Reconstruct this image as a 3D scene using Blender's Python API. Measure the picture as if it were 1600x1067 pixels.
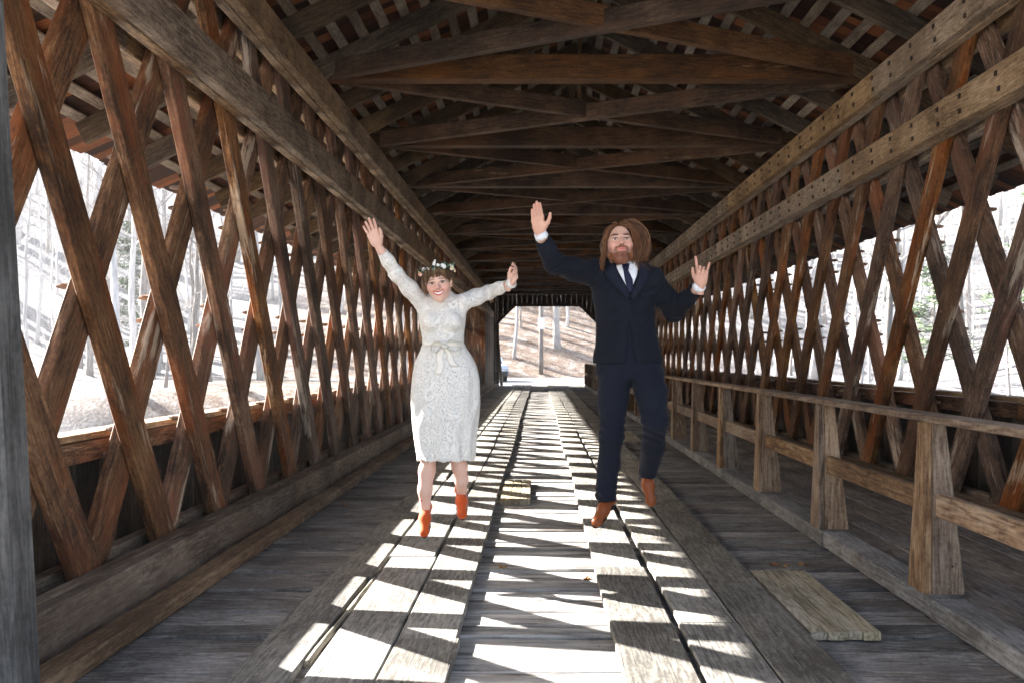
import bpy, bmesh, math, random
import numpy as np
from mathutils import Vector, Matrix, Quaternion
random.seed(7); np.random.seed(7)
for o in list(bpy.data.objects): bpy.data.objects.remove(o)
SC = bpy.context.scene
COL = SC.collection
rad = math.radians

# ------------------------------------------------------------------ camera
CAM_H, FPX = 1.4, 1400.0            # eye height (m), focal length in pixels of a 1600 px wide frame
cd = bpy.data.cameras.new('camera'); cam = bpy.data.objects.new('camera', cd); COL.objects.link(cam)
cam.location = (0, 0, CAM_H); cam.rotation_euler = (rad(90), 0, 0)
cd.sensor_width = 36; cd.lens = 36 * FPX / 1600
cd.shift_x = (800 - 843) / 1600; cd.shift_y = (557 - 533.5) / 1600
cd.clip_start = 0.05; cd.clip_end = 3000
cd.dof.use_dof = True; cd.dof.focus_distance = 5.6; cd.dof.aperture_fstop = 4.5
SC.camera = cam
# ------------------------------------------------------------------ light
TO_SUN = Vector((-1.62, 0.84, 1.0)).normalized()
w = bpy.data.worlds.new('World'); SC.world = w; w.use_nodes = True
nt = w.node_tree; sky = nt.nodes.new('ShaderNodeTexSky'); sky.sky_type = 'NISHITA'; sky.sun_disc = False
sky.sun_elevation = math.asin(TO_SUN.z); sky.sun_rotation = math.atan2(TO_SUN.x, TO_SUN.y)
sky.altitude = 200; sky.air_density = 1.0; sky.dust_density = 6.0; sky.ozone_density = 1.0
nt.links.new(sky.outputs[0], nt.nodes['Background'].inputs[0]); nt.nodes['Background'].inputs[1].default_value = 0.05
sl = bpy.data.lights.new('sun', 'SUN'); sun = bpy.data.objects.new('sun', sl); COL.objects.link(sun)
sl.energy = 5.0; sl.angle = rad(0.53); sl.color = (1.0, 0.965, 0.92)
sun.rotation_euler = TO_SUN.to_track_quat('Z', 'Y').to_euler()
sun.location = (-30, 16, 20)
SC.view_settings.view_transform = 'Standard'; SC.view_settings.look = 'None'
SC.view_settings.exposure = 3.55; SC.view_settings.gamma = 1.0; SC.view_settings.use_curve_mapping = False
SC.cycles.use_denoising = True; SC.cycles.max_bounces = 8; SC.cycles.diffuse_bounces = 5
SC.cycles.glossy_bounces = 3; SC.cycles.transmission_bounces = 4; SC.cycles.sample_clamp_indirect = 8
SC.cycles.caustics_reflective = True; SC.cycles.caustics_refractive = False

# ------------------------------------------------------------------ helpers
def tag(o, label=None, cat=None, group=None, kind=None):
    if label: o['label'] = label
    if cat: o['category'] = cat
    if group: o['group'] = group
    if kind: o['kind'] = kind
    return o
def empty(name, loc=(0, 0, 0)):
    o = bpy.data.objects.new(name, None); o.location = loc; o.empty_display_size = 0.1; COL.objects.link(o); return o
def link(name, me, parent=None, M=None):
    o = bpy.data.objects.new(name, me); COL.objects.link(o)
    if M is not None: o.matrix_basis = M
    if parent is not None:
        o.parent = parent; o.matrix_parent_inverse = PW(parent).inverted()
    return o
def PW(o):
    m = o.matrix_basis.copy()
    while o.parent is not None:
        m = o.parent.matrix_basis @ (o.matrix_parent_inverse @ m) if False else PW(o.parent) @ o.matrix_parent_inverse @ m
        break
    return m
def mesh(name, verts, faces, mat=None, smooth=False):
    me = bpy.data.meshes.new(name); me.from_pydata([tuple(map(float, v)) for v in verts], [], [tuple(map(int, f)) for f in faces])
    me.update()
    if mat: me.materials.append(mat)
    if smooth: me.polygons.foreach_set('use_smooth', [True] * len(me.polygons))
    return me
def at(px, py, Y):                   # the point at depth Y seen along a given line of sight of the survey
    return Vector(((px - 843) * Y / FPX, Y, CAM_H + (557 - py) * Y / FPX))

_pc = {}
def plank_mesh(L, W, T, mat, bev=0.006, n=1, jit=0.0, cache=True):
    """box L x W x T centred at the origin with chamfered long edges and n segments along its length"""
    key = (round(L, 3), round(W, 3), round(T, 3), mat.name, bev, n, jit)
    if cache and key in _pc: return _pc[key]
    h, t, b = W / 2, T / 2, min(bev, T * .3, W * .3)
    prof = [(-h + b, -t), (h - b, -t), (h, -t + b), (h, t - b), (h - b, t), (-h + b, t), (-h, t - b), (-h, -t + b)]
    vs, fs = [], []
    for i in range(n + 1):
        x = -L / 2 + L * i / n
        jw, jt = random.uniform(-jit, jit), random.uniform(-jit, jit) * .5
        jw2 = random.uniform(-jit, jit)
        for (y, z) in prof:
            yy = y + (jw if y > 0 else jw2)
            vs.append((x + random.uniform(-jit, jit) * .6, yy, z + jt * (1 if z > 0 else 0)))
    for i in range(n):
        a, c = i * 8, (i + 1) * 8
        for k in range(8):
            fs.append((a + k, c + k, c + (k + 1) % 8, a + (k + 1) % 8))
    fs = [f[::-1] for f in fs]
    fs.append(tuple(range(8))); fs.append(tuple(range(n * 8 + 7, n * 8 - 1, -1)))
    fs[-2] = fs[-2][::-1]; fs[-1] = fs[-1][::-1]
    me = mesh('plank', vs, fs, mat)
    if cache: _pc[key] = me
    return me
def frame(a, b, up):
    """matrix with local X from a to b, local Z near up, at the middle of a-b"""
    a, b = Vector(a), Vector(b); x = (b - a).normalized(); up = Vector(up)
    y = up.cross(x).normalized(); z = x.cross(y)
    M = Matrix((x, y, z)).transposed().to_4x4(); M.translation = (a + b) / 2
    return M
def beam(name, a, b, W, T, mat, parent, up=(0, 0, 1), bev=0.006, n=1, jit=0.0, cache=True):
    """W across, T along up"""
    L = (Vector(b) - Vector(a)).length
    return link(name, plank_mesh(L, W, T, mat, bev, n, jit, cache), parent, frame(a, b, up))

# ------------------------------------------------------------------ materials
def srgb(h):
    h = h.lstrip('#'); c = [int(h[i:i + 2], 16) / 255 for i in (0, 2, 4)]
    return tuple(((x + .055) / 1.055) ** 2.4 if x > .04045 else x / 12.92 for x in c) + (1,)
class NT:
    def __init__(s, name):
        s.m = bpy.data.materials.new(name); s.m.use_nodes = True; s.t = s.m.node_tree
        s.b = s.t.nodes['Principled BSDF']
    def n(s, typ, **kw):
        nd = s.t.nodes.new(typ)
        for k, v in kw.items():
            if k.startswith('i_'):
                key = k[2:]; key = int(key) if key.isdigit() else key.replace('_', ' ')
                s.put(nd, key, v)
            else: setattr(nd, k, v)
        return nd
    def put(s, nd, key, v):
        if hasattr(v, 'is_output') or isinstance(v, bpy.types.NodeSocket): s.t.links.new(v, nd.inputs[key])
        else: nd.inputs[key].default_value = v
    def math(s, op, a, b=0.0, clamp=False):
        nd = s.n('ShaderNodeMath', operation=op, use_clamp=clamp); s.put(nd, 0, a); s.put(nd, 1, b); return nd.outputs[0]
    def vmath(s, op, a, b):
        nd = s.n('ShaderNodeVectorMath', operation=op); s.put(nd, 0, a); s.put(nd, 1, b); return nd.outputs[0]
    def noise(s, vec, scale=1.0, detail=4.0, rough=.55, dist=0.0):
        nd = s.n('ShaderNodeTexNoise'); s.put(nd, 'Vector', vec); s.put(nd, 'Scale', scale)
        s.put(nd, 'Detail', detail); s.put(nd, 'Roughness', rough); s.put(nd, 'Distortion', dist); return nd.outputs['Fac']
    def ramp(s, fac, stops, interp='LINEAR'):
        nd = s.n('ShaderNodeValToRGB'); s.put(nd, 0, fac); nd.color_ramp.interpolation = interp
        e = nd.color_ramp.elements
        while len(e) < len(stops): e.new(0.5)
        for q, (p, c) in zip(e, stops):
            q.position = p; q.color = c if len(c) == 4 else (*c, 1)
        return nd.outputs[0]
    def mix(s, fac, a, b, mode='MIX'):
        nd = s.n('ShaderNodeMix', data_type='RGBA', blend_type=mode)
        s.put(nd, 0, fac); s.put(nd, 6, a); s.put(nd, 7, b); return nd.outputs[2]
    def maprange(s, v, a, b, c=0.0, d=1.0):
        nd = s.n('ShaderNodeMapRange'); s.put(nd, 0, v); s.put(nd, 1, a); s.put(nd, 2, b); s.put(nd, 3, c); s.put(nd, 4, d); return nd.outputs[0]
    def bump(s, h, strength=.3, dist=.01):
        nd = s.n('ShaderNodeBump'); s.put(nd, 'Height', h); s.put(nd, 'Strength', strength); s.put(nd, 'Distance', dist)
        s.t.links.new(nd.outputs[0], s.b.inputs['Normal']); return nd
    def out(s, color=None, rough=None, spec=None):
        if color is not None: s.put(s.b, 'Base Color', color)
        if rough is not None: s.put(s.b, 'Roughness', rough)
        if spec is not None: s.put(s.b, 'Specular IOR Level', spec)
        return s.m
def wood(name, dark, mid, light, blotch=None, blotch_t=(.52, .66), pale=None, pale_t=(.6, .68), vary=.35, rings=.5, rough=.78, bump=.5, cracks=.6, dirt=None, wear=None, nicks=False):
    """weathered plank: grain along local X; every plank shifts the pattern by its own random number"""
    s = NT(name)
    tc = s.n('ShaderNodeTexCoord'); oi = s.n('ShaderNodeObjectInfo'); rnd = oi.outputs['Random']
    off = s.n('ShaderNodeCombineXYZ'); s.put(off, 0, s.math('MULTIPLY', rnd, 57.3)); s.put(off, 1, s.math('MULTIPLY', rnd, 131.7)); s.put(off, 2, s.math('MULTIPLY', rnd, 83.1))
    p0 = tc.outputs['Object']; p = s.vmath('ADD', p0, off.outputs[0])
    pl = s.vmath('MULTIPLY', p, (1.1, 9.0, 9.0))       # ring structure
    pf = s.vmath('MULTIPLY', p, (6.0, 70.0, 70.0))     # fine fibre
    n1 = s.noise(pl, 1.0, 2.0, .5, .35)
    ring = s.math('SINE', s.math('MULTIPLY', n1, 60.0)); ring = s.math('MULTIPLY_ADD', ring, .5); s.t.nodes[-1].inputs[2].default_value = .5
    fib = s.noise(pf, 1.0, 5.0, .65)
    big = s.noise(p, 1.6, 3.0, .6)
    fac = s.math('ADD', s.math('MULTIPLY', fib, .75), s.math('MULTIPLY', ring, .22 * rings))
    fac = s.math('ADD', fac, s.math('MULTIPLY', s.math('SUBTRACT', big, .5), .7))
    spk = s.noise(p, 38.0, 3.0, .7); fac = s.math('ADD', fac, s.math('MULTIPLY', s.math('SUBTRACT', spk, .5), .35))
    col = s.ramp(fac, [(.28, dark), (.48, mid), (.70, light)])
    if blotch is not None:
        bn = s.noise(s.vmath('MULTIPLY', p, (.9, 3.2, 3.2)), 1.0, 4.0, .6)
        col = s.mix(s.maprange(bn, *blotch_t), col, s.mix(.35, blotch, col))
    if pale is not None:
        pn = s.noise(s.vmath('MULTIPLY', s.vmath('ADD', p, (31.0, 7.0, 3.0)), (1.0, 6.0, 6.0)), 1.0, 5.0, .62)
        pn = s.math('ADD', pn, s.math('MULTIPLY', s.math('SUBTRACT', fib, .5), .22))
        col = s.mix(s.math('MULTIPLY', s.maprange(pn, *pale_t), .8), col, pale)
    # knots
    vk = s.n('ShaderNodeTexVoronoi', feature='F1'); s.put(vk, 'Vector', s.vmath('MULTIPLY', p, (1.7, 6.0, 6.0))); s.put(vk, 'Scale', 1.0)
    kn = s.maprange(vk.outputs['Distance'], .05, .13, 1.0, 0.0)
    col = s.mix(s.math('MULTIPLY', kn, .7), col, dark)
    # drying cracks
    cr = s.noise(s.vmath('MULTIPLY', p, (.9, 42.0, 42.0)), 1.0, 3.0, .6)
    crm = s.maprange(cr, .33, .27)
    col = s.mix(s.math('MULTIPLY', crm, cracks), col, (dark[0] * .25, dark[1] * .25, dark[2] * .25, 1))
    if wear is not None:
        wn = s.noise(s.vmath('MULTIPLY', p, (1.5, 14.0, 14.0)), 1.0, 4.0, .6)
        sx = s.n('ShaderNodeSeparateXYZ'); s.put(sx, 0, p0)
        band = s.maprange(s.math('ABSOLUTE', s.math('SUBTRACT', sx.outputs[0], wear[1])), wear[2], wear[2] * 1.8, 1.0, 0.0)
        wm = s.math('MULTIPLY', band, s.maprange(wn, .38, .62)); col = s.mix(wm, col, wear[0])
    if dirt is not None:
        dn = s.noise(p, 3.3, 6.0, .7); col = s.mix(s.math('MULTIPLY', s.maprange(dn, .5, .75), .55), col, dirt)
    if nicks:                                          # saw marks, scuffs and old nail holes
        sc_ = s.noise(s.vmath('MULTIPLY', p, (9.0, 22.0, 22.0)), 1.0, 6.0, .7)
        col = s.mix(s.math('MULTIPLY', s.maprange(sc_, .56, .72), .5), col, light)
        col = s.mix(s.math('MULTIPLY', s.maprange(sc_, .42, .28), .6), col, dark)
        vn = s.n('ShaderNodeTexVoronoi', feature='F1'); s.put(vn, 'Vector', p); s.put(vn, 'Scale', 7.0)
        col = s.mix(s.maprange(vn.outputs['Distance'], .045, .06, .85, 0.0), col, (.008, .006, .005, 1))
    # each plank its own tone
    v = s.math('ADD', s.math('MULTIPLY', s.math('SUBTRACT', rnd, .5), vary * 2), 1.0)
    hs = s.n('ShaderNodeHueSaturation'); s.put(hs, 'Value', v); s.put(hs, 'Color', col)
    s.put(hs, 'Saturation', s.math('ADD', s.math('MULTIPLY', s.math('FRACT', s.math('MULTIPLY', rnd, 17.0)), .5), .75))
    h = s.math('ADD', s.math('MULTIPLY', fib, .6), s.math('MULTIPLY', ring, .15)); h = s.math('SUBTRACT', h, s.math('MULTIPLY', crm, .9))
    s.bump(h, bump, .006)
    return s.out(hs.outputs[0], rough, .3)
M = {}
def C(*a): return (*a, 1)
M['lattice'] = wood('lattice_wood', C(.034, .016, .008), C(.135, .068, .035), C(.30, .18, .10), blotch=C(.22, .068, .026), blotch_t=(.50, .68), pale=C(.42, .335, .255), pale_t=(.60, .67), vary=.28, rings=.35, nicks=True)
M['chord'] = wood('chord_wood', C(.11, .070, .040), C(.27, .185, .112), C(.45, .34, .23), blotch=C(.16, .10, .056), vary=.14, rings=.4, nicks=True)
M['chord_shaded'] = wood('shaded_chord_wood', C(.062, .037, .021), C(.20, .127, .071), C(.36, .255, .16), blotch=C(.11, .068, .038), vary=.14, rings=.4, nicks=True)  # darker copy of the chord wood, shade of the left side painted in
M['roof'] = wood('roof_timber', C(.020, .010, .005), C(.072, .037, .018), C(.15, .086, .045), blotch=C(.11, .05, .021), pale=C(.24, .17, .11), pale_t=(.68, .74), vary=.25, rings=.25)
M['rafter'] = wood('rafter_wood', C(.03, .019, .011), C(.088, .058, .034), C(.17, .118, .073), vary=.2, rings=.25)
M['batten'] = wood('batten_wood', C(.08, .062, .047), C(.18, .147, .115), C(.30, .25, .20), vary=.3, rings=.2)
M['deck'] = wood('deck_wood', C(.058, .054, .051), C(.19, .18, .172), C(.35, .335, .325), blotch=C(.125, .10, .08), vary=.25, rings=.25, nicks=True, bump=1.2, cracks=.9, wear=(C(.40, .38, .355), -.05, .40), dirt=C(.05, .035, .025))
M['runner'] = wood('runner_wood', C(.075, .068, .058), C(.20, .186, .162), C(.35, .33, .295), vary=.28, rings=.4, bump=.7, cracks=.7, nicks=True)
M['walk'] = wood('walkway_wood', C(.065, .055, .048), C(.15, .13, .115), C(.27, .24, .215), vary=.18, rings=.6, bump=.6)
M['kerb'] = wood('kerb_wood', C(.07, .066, .062), C(.17, .165, .16), C(.29, .285, .28), vary=.15, rings=.3, nicks=True, dirt=C(.08, .06, .045))
M['curb'] = wood('curb_wood', C(.075, .049, .033), C(.20, .142, .098), C(.35, .27, .20), vary=.15, rings=.3, dirt=C(.07, .05, .035), blotch=C(.14, .085, .052))
M['rail'] = wood('rail_wood', C(.075, .043, .025), C(.20, .128, .078), C(.34, .245, .165), vary=.3, rings=.55, bump=.5, cracks=.4, pale=C(.34, .275, .205), pale_t=(.56, .70), nicks=True)
M['fresh'] = wood('fresh_lumber', C(.12, .10, .068), C(.24, .205, .145), C(.36, .32, .245), vary=.15, rings=.9, bump=.4, cracks=.3)
M['siding'] = wood('siding_wood', C(.02, .015, .011), C(.06, .045, .034), C(.12, .09, .07), vary=.3, rings=.2)
M['greypost'] = wood('grey_post_wood', C(.04, .039, .038), C(.092, .09, .088), C(.155, .152, .15), vary=.1, rings=.4)
M['peg'] = wood('peg_hole_dark', C(.02, .013, .009), C(.045, .028, .018), C(.09, .055, .035), vary=.3, rings=.2)  # dark tone painting the shade inside the chord peg holes
M['trunnel'] = wood('trunnel_wood', C(.08, .045, .03), C(.2, .12, .08), C(.33, .22, .16), vary=.3, rings=.2)
def simple(name, c, rough=.6, spec=.3, bump=None, metal=0):
    s = NT(name); s.out(c, rough, spec); s.b.inputs['Metallic'].default_value = metal
    if bump:
        tc = s.n('ShaderNodeTexCoord'); s.bump(s.noise(tc.outputs['Object'], bump[0], 4), bump[1], .01)
    return s.m
def ground_mat():
    s = NT('leaf_litter'); tc = s.n('ShaderNodeTexCoord'); p = tc.outputs['Object']
    a = s.noise(p, .8, 6, .65); b = s.noise(p, 7.0, 5, .7); c = s.noise(p, 1.6, 4, .6)
    col = s.ramp(s.math('ADD', s.math('MULTIPLY', b, .6), s.math('MULTIPLY', a, .4)), [(.36, C(.07, .042, .027)), (.5, C(.19, .145, .115)), (.64, C(.34, .305, .275))])
    col = s.mix(s.math('MULTIPLY', s.maprange(c, .5, .68), .6), col, C(.32, .30, .285))
    sz = s.n('ShaderNodeSeparateXYZ'); s.put(sz, 0, p)             # pale gravel added along the water to bounce light under the chords
    col = s.mix(s.maprange(s.math('ADD', sz.outputs[2], s.math('MULTIPLY', a, 1.5)), -.4, -2.2), col, s.ramp(b, [(.3, C(.30, .29, .28)), (.7, C(.48, .47, .45))]))
    col = s.mix(s.math('MULTIPLY', s.maprange(s.math('ABSOLUTE', s.math('ADD', sz.outputs[0], s.math('MULTIPLY', a, 8.0))), 12.0, 22.0), .75), col, s.ramp(b, [(.35, C(.11, .112, .118)), (.65, C(.30, .31, .325))]))   # cooler grey away from the road
    s.bump(b, 1.0, .12); return s.out(col, .9, .1)
M['ground'] = ground_mat()
def asphalt():
    s = NT('asphalt'); tc = s.n('ShaderNodeTexCoord'); p = tc.outputs['Object']
    col = s.ramp(s.math('ADD', s.math('MULTIPLY', s.noise(p, .6, 5), .6), s.math('MULTIPLY', s.noise(p, 60, 3), .4)), [(.3, C(.12, .125, .135)), (.7, C(.24, .25, .265))])
    s.bump(s.noise(p, 90, 2), .3, .01); return s.out(col, .75, .35)
M['asphalt'] = asphalt()
def water():
    s = NT('river_water'); tc = s.n('ShaderNodeTexCoord'); p = tc.outputs['Object']
    s.bump(s.noise(p, 1.4, 4), .12, .05); s.b.inputs['IOR'].default_value = 1.6
    return s.out(C(.05, .05, .04), .17, 1.0)
M['water'] = water()
def bark(name, a, b):
    s = NT(name); tc = s.n('ShaderNodeTexCoord'); oi = s.n('ShaderNodeObjectInfo')
    n = s.noise(s.vmath('MULTIPLY', tc.outputs['Object'], (7, 7, 1.4)), 1.0, 5, .65)
    col = s.ramp(n, [(.3, a), (.7, b)])
    hs = s.n('ShaderNodeHueSaturation'); s.put(hs, 'Color', col); s.put(hs, 'Value', s.math('ADD', s.math('MULTIPLY', oi.outputs['Random'], .6), .7))
    s.bump(n, .8, .05); return s.out(hs.outputs[0], .9, .1)
M['bark'] = bark('grey_bark', C(.30, .29, .29), C(.54, .53, .53))  # both bark tones paled to imitate glare and haze over the woods
M['bark_dark'] = bark('brown_bark', C(.16, .145, .135), C(.36, .33, .31))
def gravel():
    s = NT('bounce_gravel'); tc = s.n('ShaderNodeTexCoord'); p = tc.outputs['Object']; b = s.noise(p, 25, 4, .7)
    s.bump(b, .6, .02); return s.out(s.ramp(b, [(.3, C(.30, .29, .275)), (.7, C(.46, .45, .43))]), .9, .1)
M['gravel'] = gravel()  # kept pale so the unseen apron throws fill light forward
# ------------------------------------------------------------------ the bridge: sizes
Y0, Y1 = 2.9, 43.5                    # near and far end
XL, XR = -2.20, 3.33                  # inner faces of the chords
XC = 0.565                            # ridge line
KL, SP = 0.60, 0.98                   # lattice lean (run over rise) and spacing
# ground and far bank ---------------------------------------------------------
def sstep(a, b, x):
    t = np.clip((x - a) / (b - a), 0, 1); return t * t * (3 - 2 * t)
_ph = [(random.uniform(.02, .16), random.uniform(.02, .16), random.uniform(0, 6), random.uniform(.4, 1)) for _ in range(14)]
def gz(x, y):
    x = np.asarray(x, float); y = np.asarray(y, float)
    wob = 2.5 * np.sin(x * .06) * np.clip(np.abs(x) / 12 - .6, 0, 1)
    d = np.abs(y - 21 - wob)
    z = -4.6 + 4.5 * sstep(15, 22.5, d)
    z = z + .46 * np.maximum(y - 63 - 5 * np.clip(np.abs(x + 2) / 30, 0, 1.2), 0) ** 1.0 * (1 - .35 * sstep(90, 170, y))
    z = z + .30 * np.maximum(-np.abs(x) * 0 + x - 26, 0) * sstep(40, 60, y) + .22 * np.maximum(-x - 30, 0) * sstep(30, 55, y)
    n = sum(a * np.sin(fx * x * 4 + p) * np.cos(fy * y * 4 - p * 1.7) for fx, fy, p, a in _ph) * .1
    far = np.clip((np.hypot(x - .5, y - 48) - 16) / 14, 0, 1)
    return z + n * (.08 + .9 * far)
def terrain():
    xs = np.concatenate([np.linspace(-420, -100, 20, endpoint=False), np.linspace(-100, 100, 170), np.linspace(110, 420, 20)])
    ys = np.concatenate([np.linspace(-300, -20, 16, endpoint=False), np.linspace(-20, 120, 130), np.linspace(125, 420, 22)])
    X, Yg = np.meshgrid(xs, ys); Z = gz(X, Yg)
    nx, ny = len(xs), len(ys); V = np.stack([X, Yg, Z], -1).reshape(-1, 3)
    I = np.arange(nx * ny).reshape(ny, nx)
    F = np.stack([I[:-1, :-1], I[:-1, 1:], I[1:, 1:], I[1:, :-1]], -1).reshape(-1, 4)
    return tag(link('ground', mesh('ground', V, F, M['ground'], True)), kind='structure')
terrain()
link('river', mesh('river', [(-260, -4, -3.0), (260, -4, -3.0), (260, 46, -3.0), (-260, 46, -3.0)], [(0, 1, 2, 3)], M['water']))['kind'] = 'structure'
ap = [(-60, -60), (60, -60), (60, -8), (5, -2.5), (4.1, Y0 - 1.62), (-2.8, Y0 - 1.62), (-4, -2.5), (-60, -8)]
tag(link('bounce_apron', mesh('bounce_apron', [(x, y, .03 if y > -3 else .25) for x, y in ap], [tuple(range(8))], M['gravel'])), kind='structure')  # unseen pale apron behind the camera, added to bounce light onto the people
def road():
    # from the bridge end, opening out and bending to the left
    rows = [(43.3, -2.6, 3.9), (45, -3.0, 4.2), (48, -4.5, 5.2), (52, -9, 7.0), (55, -14, 8.0), (58, -16, 8.2), (60.5, -15.5, 7.4), (62.3, -13, 5.8)]
    vs, fs = [], []; n = 14
    for (y, a, b) in rows:
        for i in range(n + 1):
            x = a + (b - a) * i / n; vs.append((x, y, max(float(gz(x, y)), -.12 if y < 46 else -9) + .05 + .0))
    for r in range(len(rows) - 1):
        for i in range(n):
            k = r * (n + 1) + i; fs.append((k, k + 1, k + n + 2, k + n + 1))
    return tag(link('road', mesh('road', vs, fs, M['asphalt'], True)), kind='structure')
road()

# deck -------------------------------------------------------------------------
deck = tag(link('deck', mesh('deck', [(-2.7, Y0 - 1.6, -.16), (4.0, Y0 - 1.6, -.16), (4.0, Y1, -.16), (-2.7, Y1, -.16)], [(0, 1, 2, 3)], M['siding'])), kind='structure')
y = Y0 - 1.6
while y < Y1 - .1:
    wd = random.uniform(.17, .29)
    near = y < 14
    dz = random.uniform(-.010, .010)
    me = plank_mesh(4.26, wd - random.uniform(.010, .026), .06, M['deck'], .008, 9 if near else 2, .006 if near else .003, cache=False)
    link('deck_plank', me, deck, Matrix.Translation((.03, y + wd / 2, -.03 + dz)) @ Matrix.Rotation(random.uniform(-.004, .004), 4, 'Z'))
    y += wd
rows = [(-1.31, -1.045), (-1.012, -.705), (-.69, -.395), (.36, .675), (.69, 1.0), (1.012, 1.325)]
starts = [5.52, 3.1, 4.3, 5.75, 4.55, 3.4]
for (a, b), st in zip(rows, starts):
    y = st - 4.2 if st > 5 else st - 3.0
    first = True
    while y < Y1 - .2:
        L = min(random.uniform(2.6, 4.6), Y1 - y) if not first else (4.2 if st > 5 else 3.0)
        first = False
        wd = b - a - .004 + random.uniform(-.012, .006); dx = random.uniform(-.014, .014) if y > 1 else 0
        me = plank_mesh(L - .008, wd, .042, M['runner'], .006, 6, .003, cache=False)
        o = link('running_board', me, deck, Matrix.Translation(((a + b) / 2 + dx, y + L / 2, .028 + random.uniform(0, .006))) @ Matrix.Rotation(rad(90) + random.uniform(-.002, .002), 4, 'Z'))
        y += L
me = plank_mesh(1.5, .03, .035, M['fresh'], .01, 8, .006, cache=False)
link('splintered_strip', me, deck, Matrix.Translation((-1.030, 4.75, .03)) @ Matrix.Rotation(rad(89.2), 4, 'Z'))
# left curb beams at the foot of the truss
y = Y0
while y < Y1 - .2:
    L = min(random.uniform(3.5, 6), Y1 - y)
    link('curb_beam', plank_mesh(L - .01, .15, .085, M['curb'], .014, 6, .004, cache=False), deck, Matrix.Translation((-2.055, y + L / 2, .047)) @ Matrix.Rotation(rad(90), 4, 'Z'))
    y += L
# walkway behind the railing -----------------------------------------------------
walk = tag(link('walkway', mesh('walkway', [(2.27, Y0, .0), (3.4, Y0, .0), (3.4, Y1, .0), (2.27, Y1, .0)], [(0, 1, 2, 3)], M['siding'])), kind='structure')
for r in range(5):
    x = 2.385 + r * .212; y = Y0 - random.uniform(0, 2)
    while y < Y1 - .2:
        L = min(random.uniform(3, 5), Y1 - y)
        link('walkway_plank', plank_mesh(L - .008, .204, .05, M['walk'], .006, 3, .003, cache=False), walk, Matrix.Translation((x, y + L / 2, .055 + random.uniform(-.003, .003))) @ Matrix.Rotation(rad(90), 4, 'Z'))
        y += L
# railing ------------------------------------------------------------------------
rail = tag(empty('handrail', (2.17, Y0, 0)), 'weathered wooden handrail with flared posts between deck and walkway', 'railing')
PY = [4.87 + 1.83 * i for i in range(-1, 21)]
def taper_board(w0, w1, h, t, mat, lean=0.0):
    # local X up; board of width w0 at the foot and w1 at the top, thickness t
    vs = [(0, -w0 / 2, -t / 2), (0, w0 / 2, -t / 2), (0, w0 / 2, t / 2), (0, -w0 / 2, t / 2), (h, -w1 / 2 + lean, -t / 2), (h, w1 / 2 + lean, -t / 2), (h, w1 / 2 + lean, t / 2), (h, -w1 / 2 + lean, t / 2)]
    return mesh('taper_board', vs, [(0, 1, 2, 3), (7, 6, 5, 4), (0, 4, 5, 1), (1, 5, 6, 2), (2, 6, 7, 3), (3, 7, 4, 0)], mat)
tb1 = taper_board(.21, .075, .93, .042, M['rail'], -.0675); tb2 = taper_board(.175, .07, .93, .04, M['rail'], -.0525)
for i, y in enumerate(PY):
    # side board faces the road (-X), front board faces along the bridge
    Ma = Matrix(((0, 0, 1, 2.105), (0, 1, 0, y + .095), (1, 0, 0, .115), (0, 0, 0, 1)))
    link('post_board', tb1, rail, Ma @ Matrix.Rotation(random.uniform(-.01, .01), 4, 'Z'))
    Mb = Matrix(((0, 1, 0, 2.2155), (0, 0, -1, y), (1, 0, 0, .115), (0, 0, 0, 1)))
    link('post_board', tb2, rail, Mb)
    if i + 1 < len(PY):
        yn = PY[i + 1]
        dj = random.uniform(-.004, .004)
        beam('kerb', (2.175 + dj, y - .12, .058), (2.175 + dj, yn - .125, .058), .2, .112, M['kerb'], rail, bev=.014, n=4, jit=.005, cache=False)
        beam('middle_rail', (2.165, y + .022, .60), (2.165, yn - .022, .60), .045, .125, M['rail'], rail, bev=.004)
y = PY[0] - .1
while y < Y1 - 2:
    L = random.choice([3.66, 5.49]); beam('top_rail', (2.165, y, 1.066), (2.165, min(y + L - .006, Y1 - .3), 1.066), .15, .04, M['rail'], rail, bev=.005, n=3, jit=.002, cache=False); y += L

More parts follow.
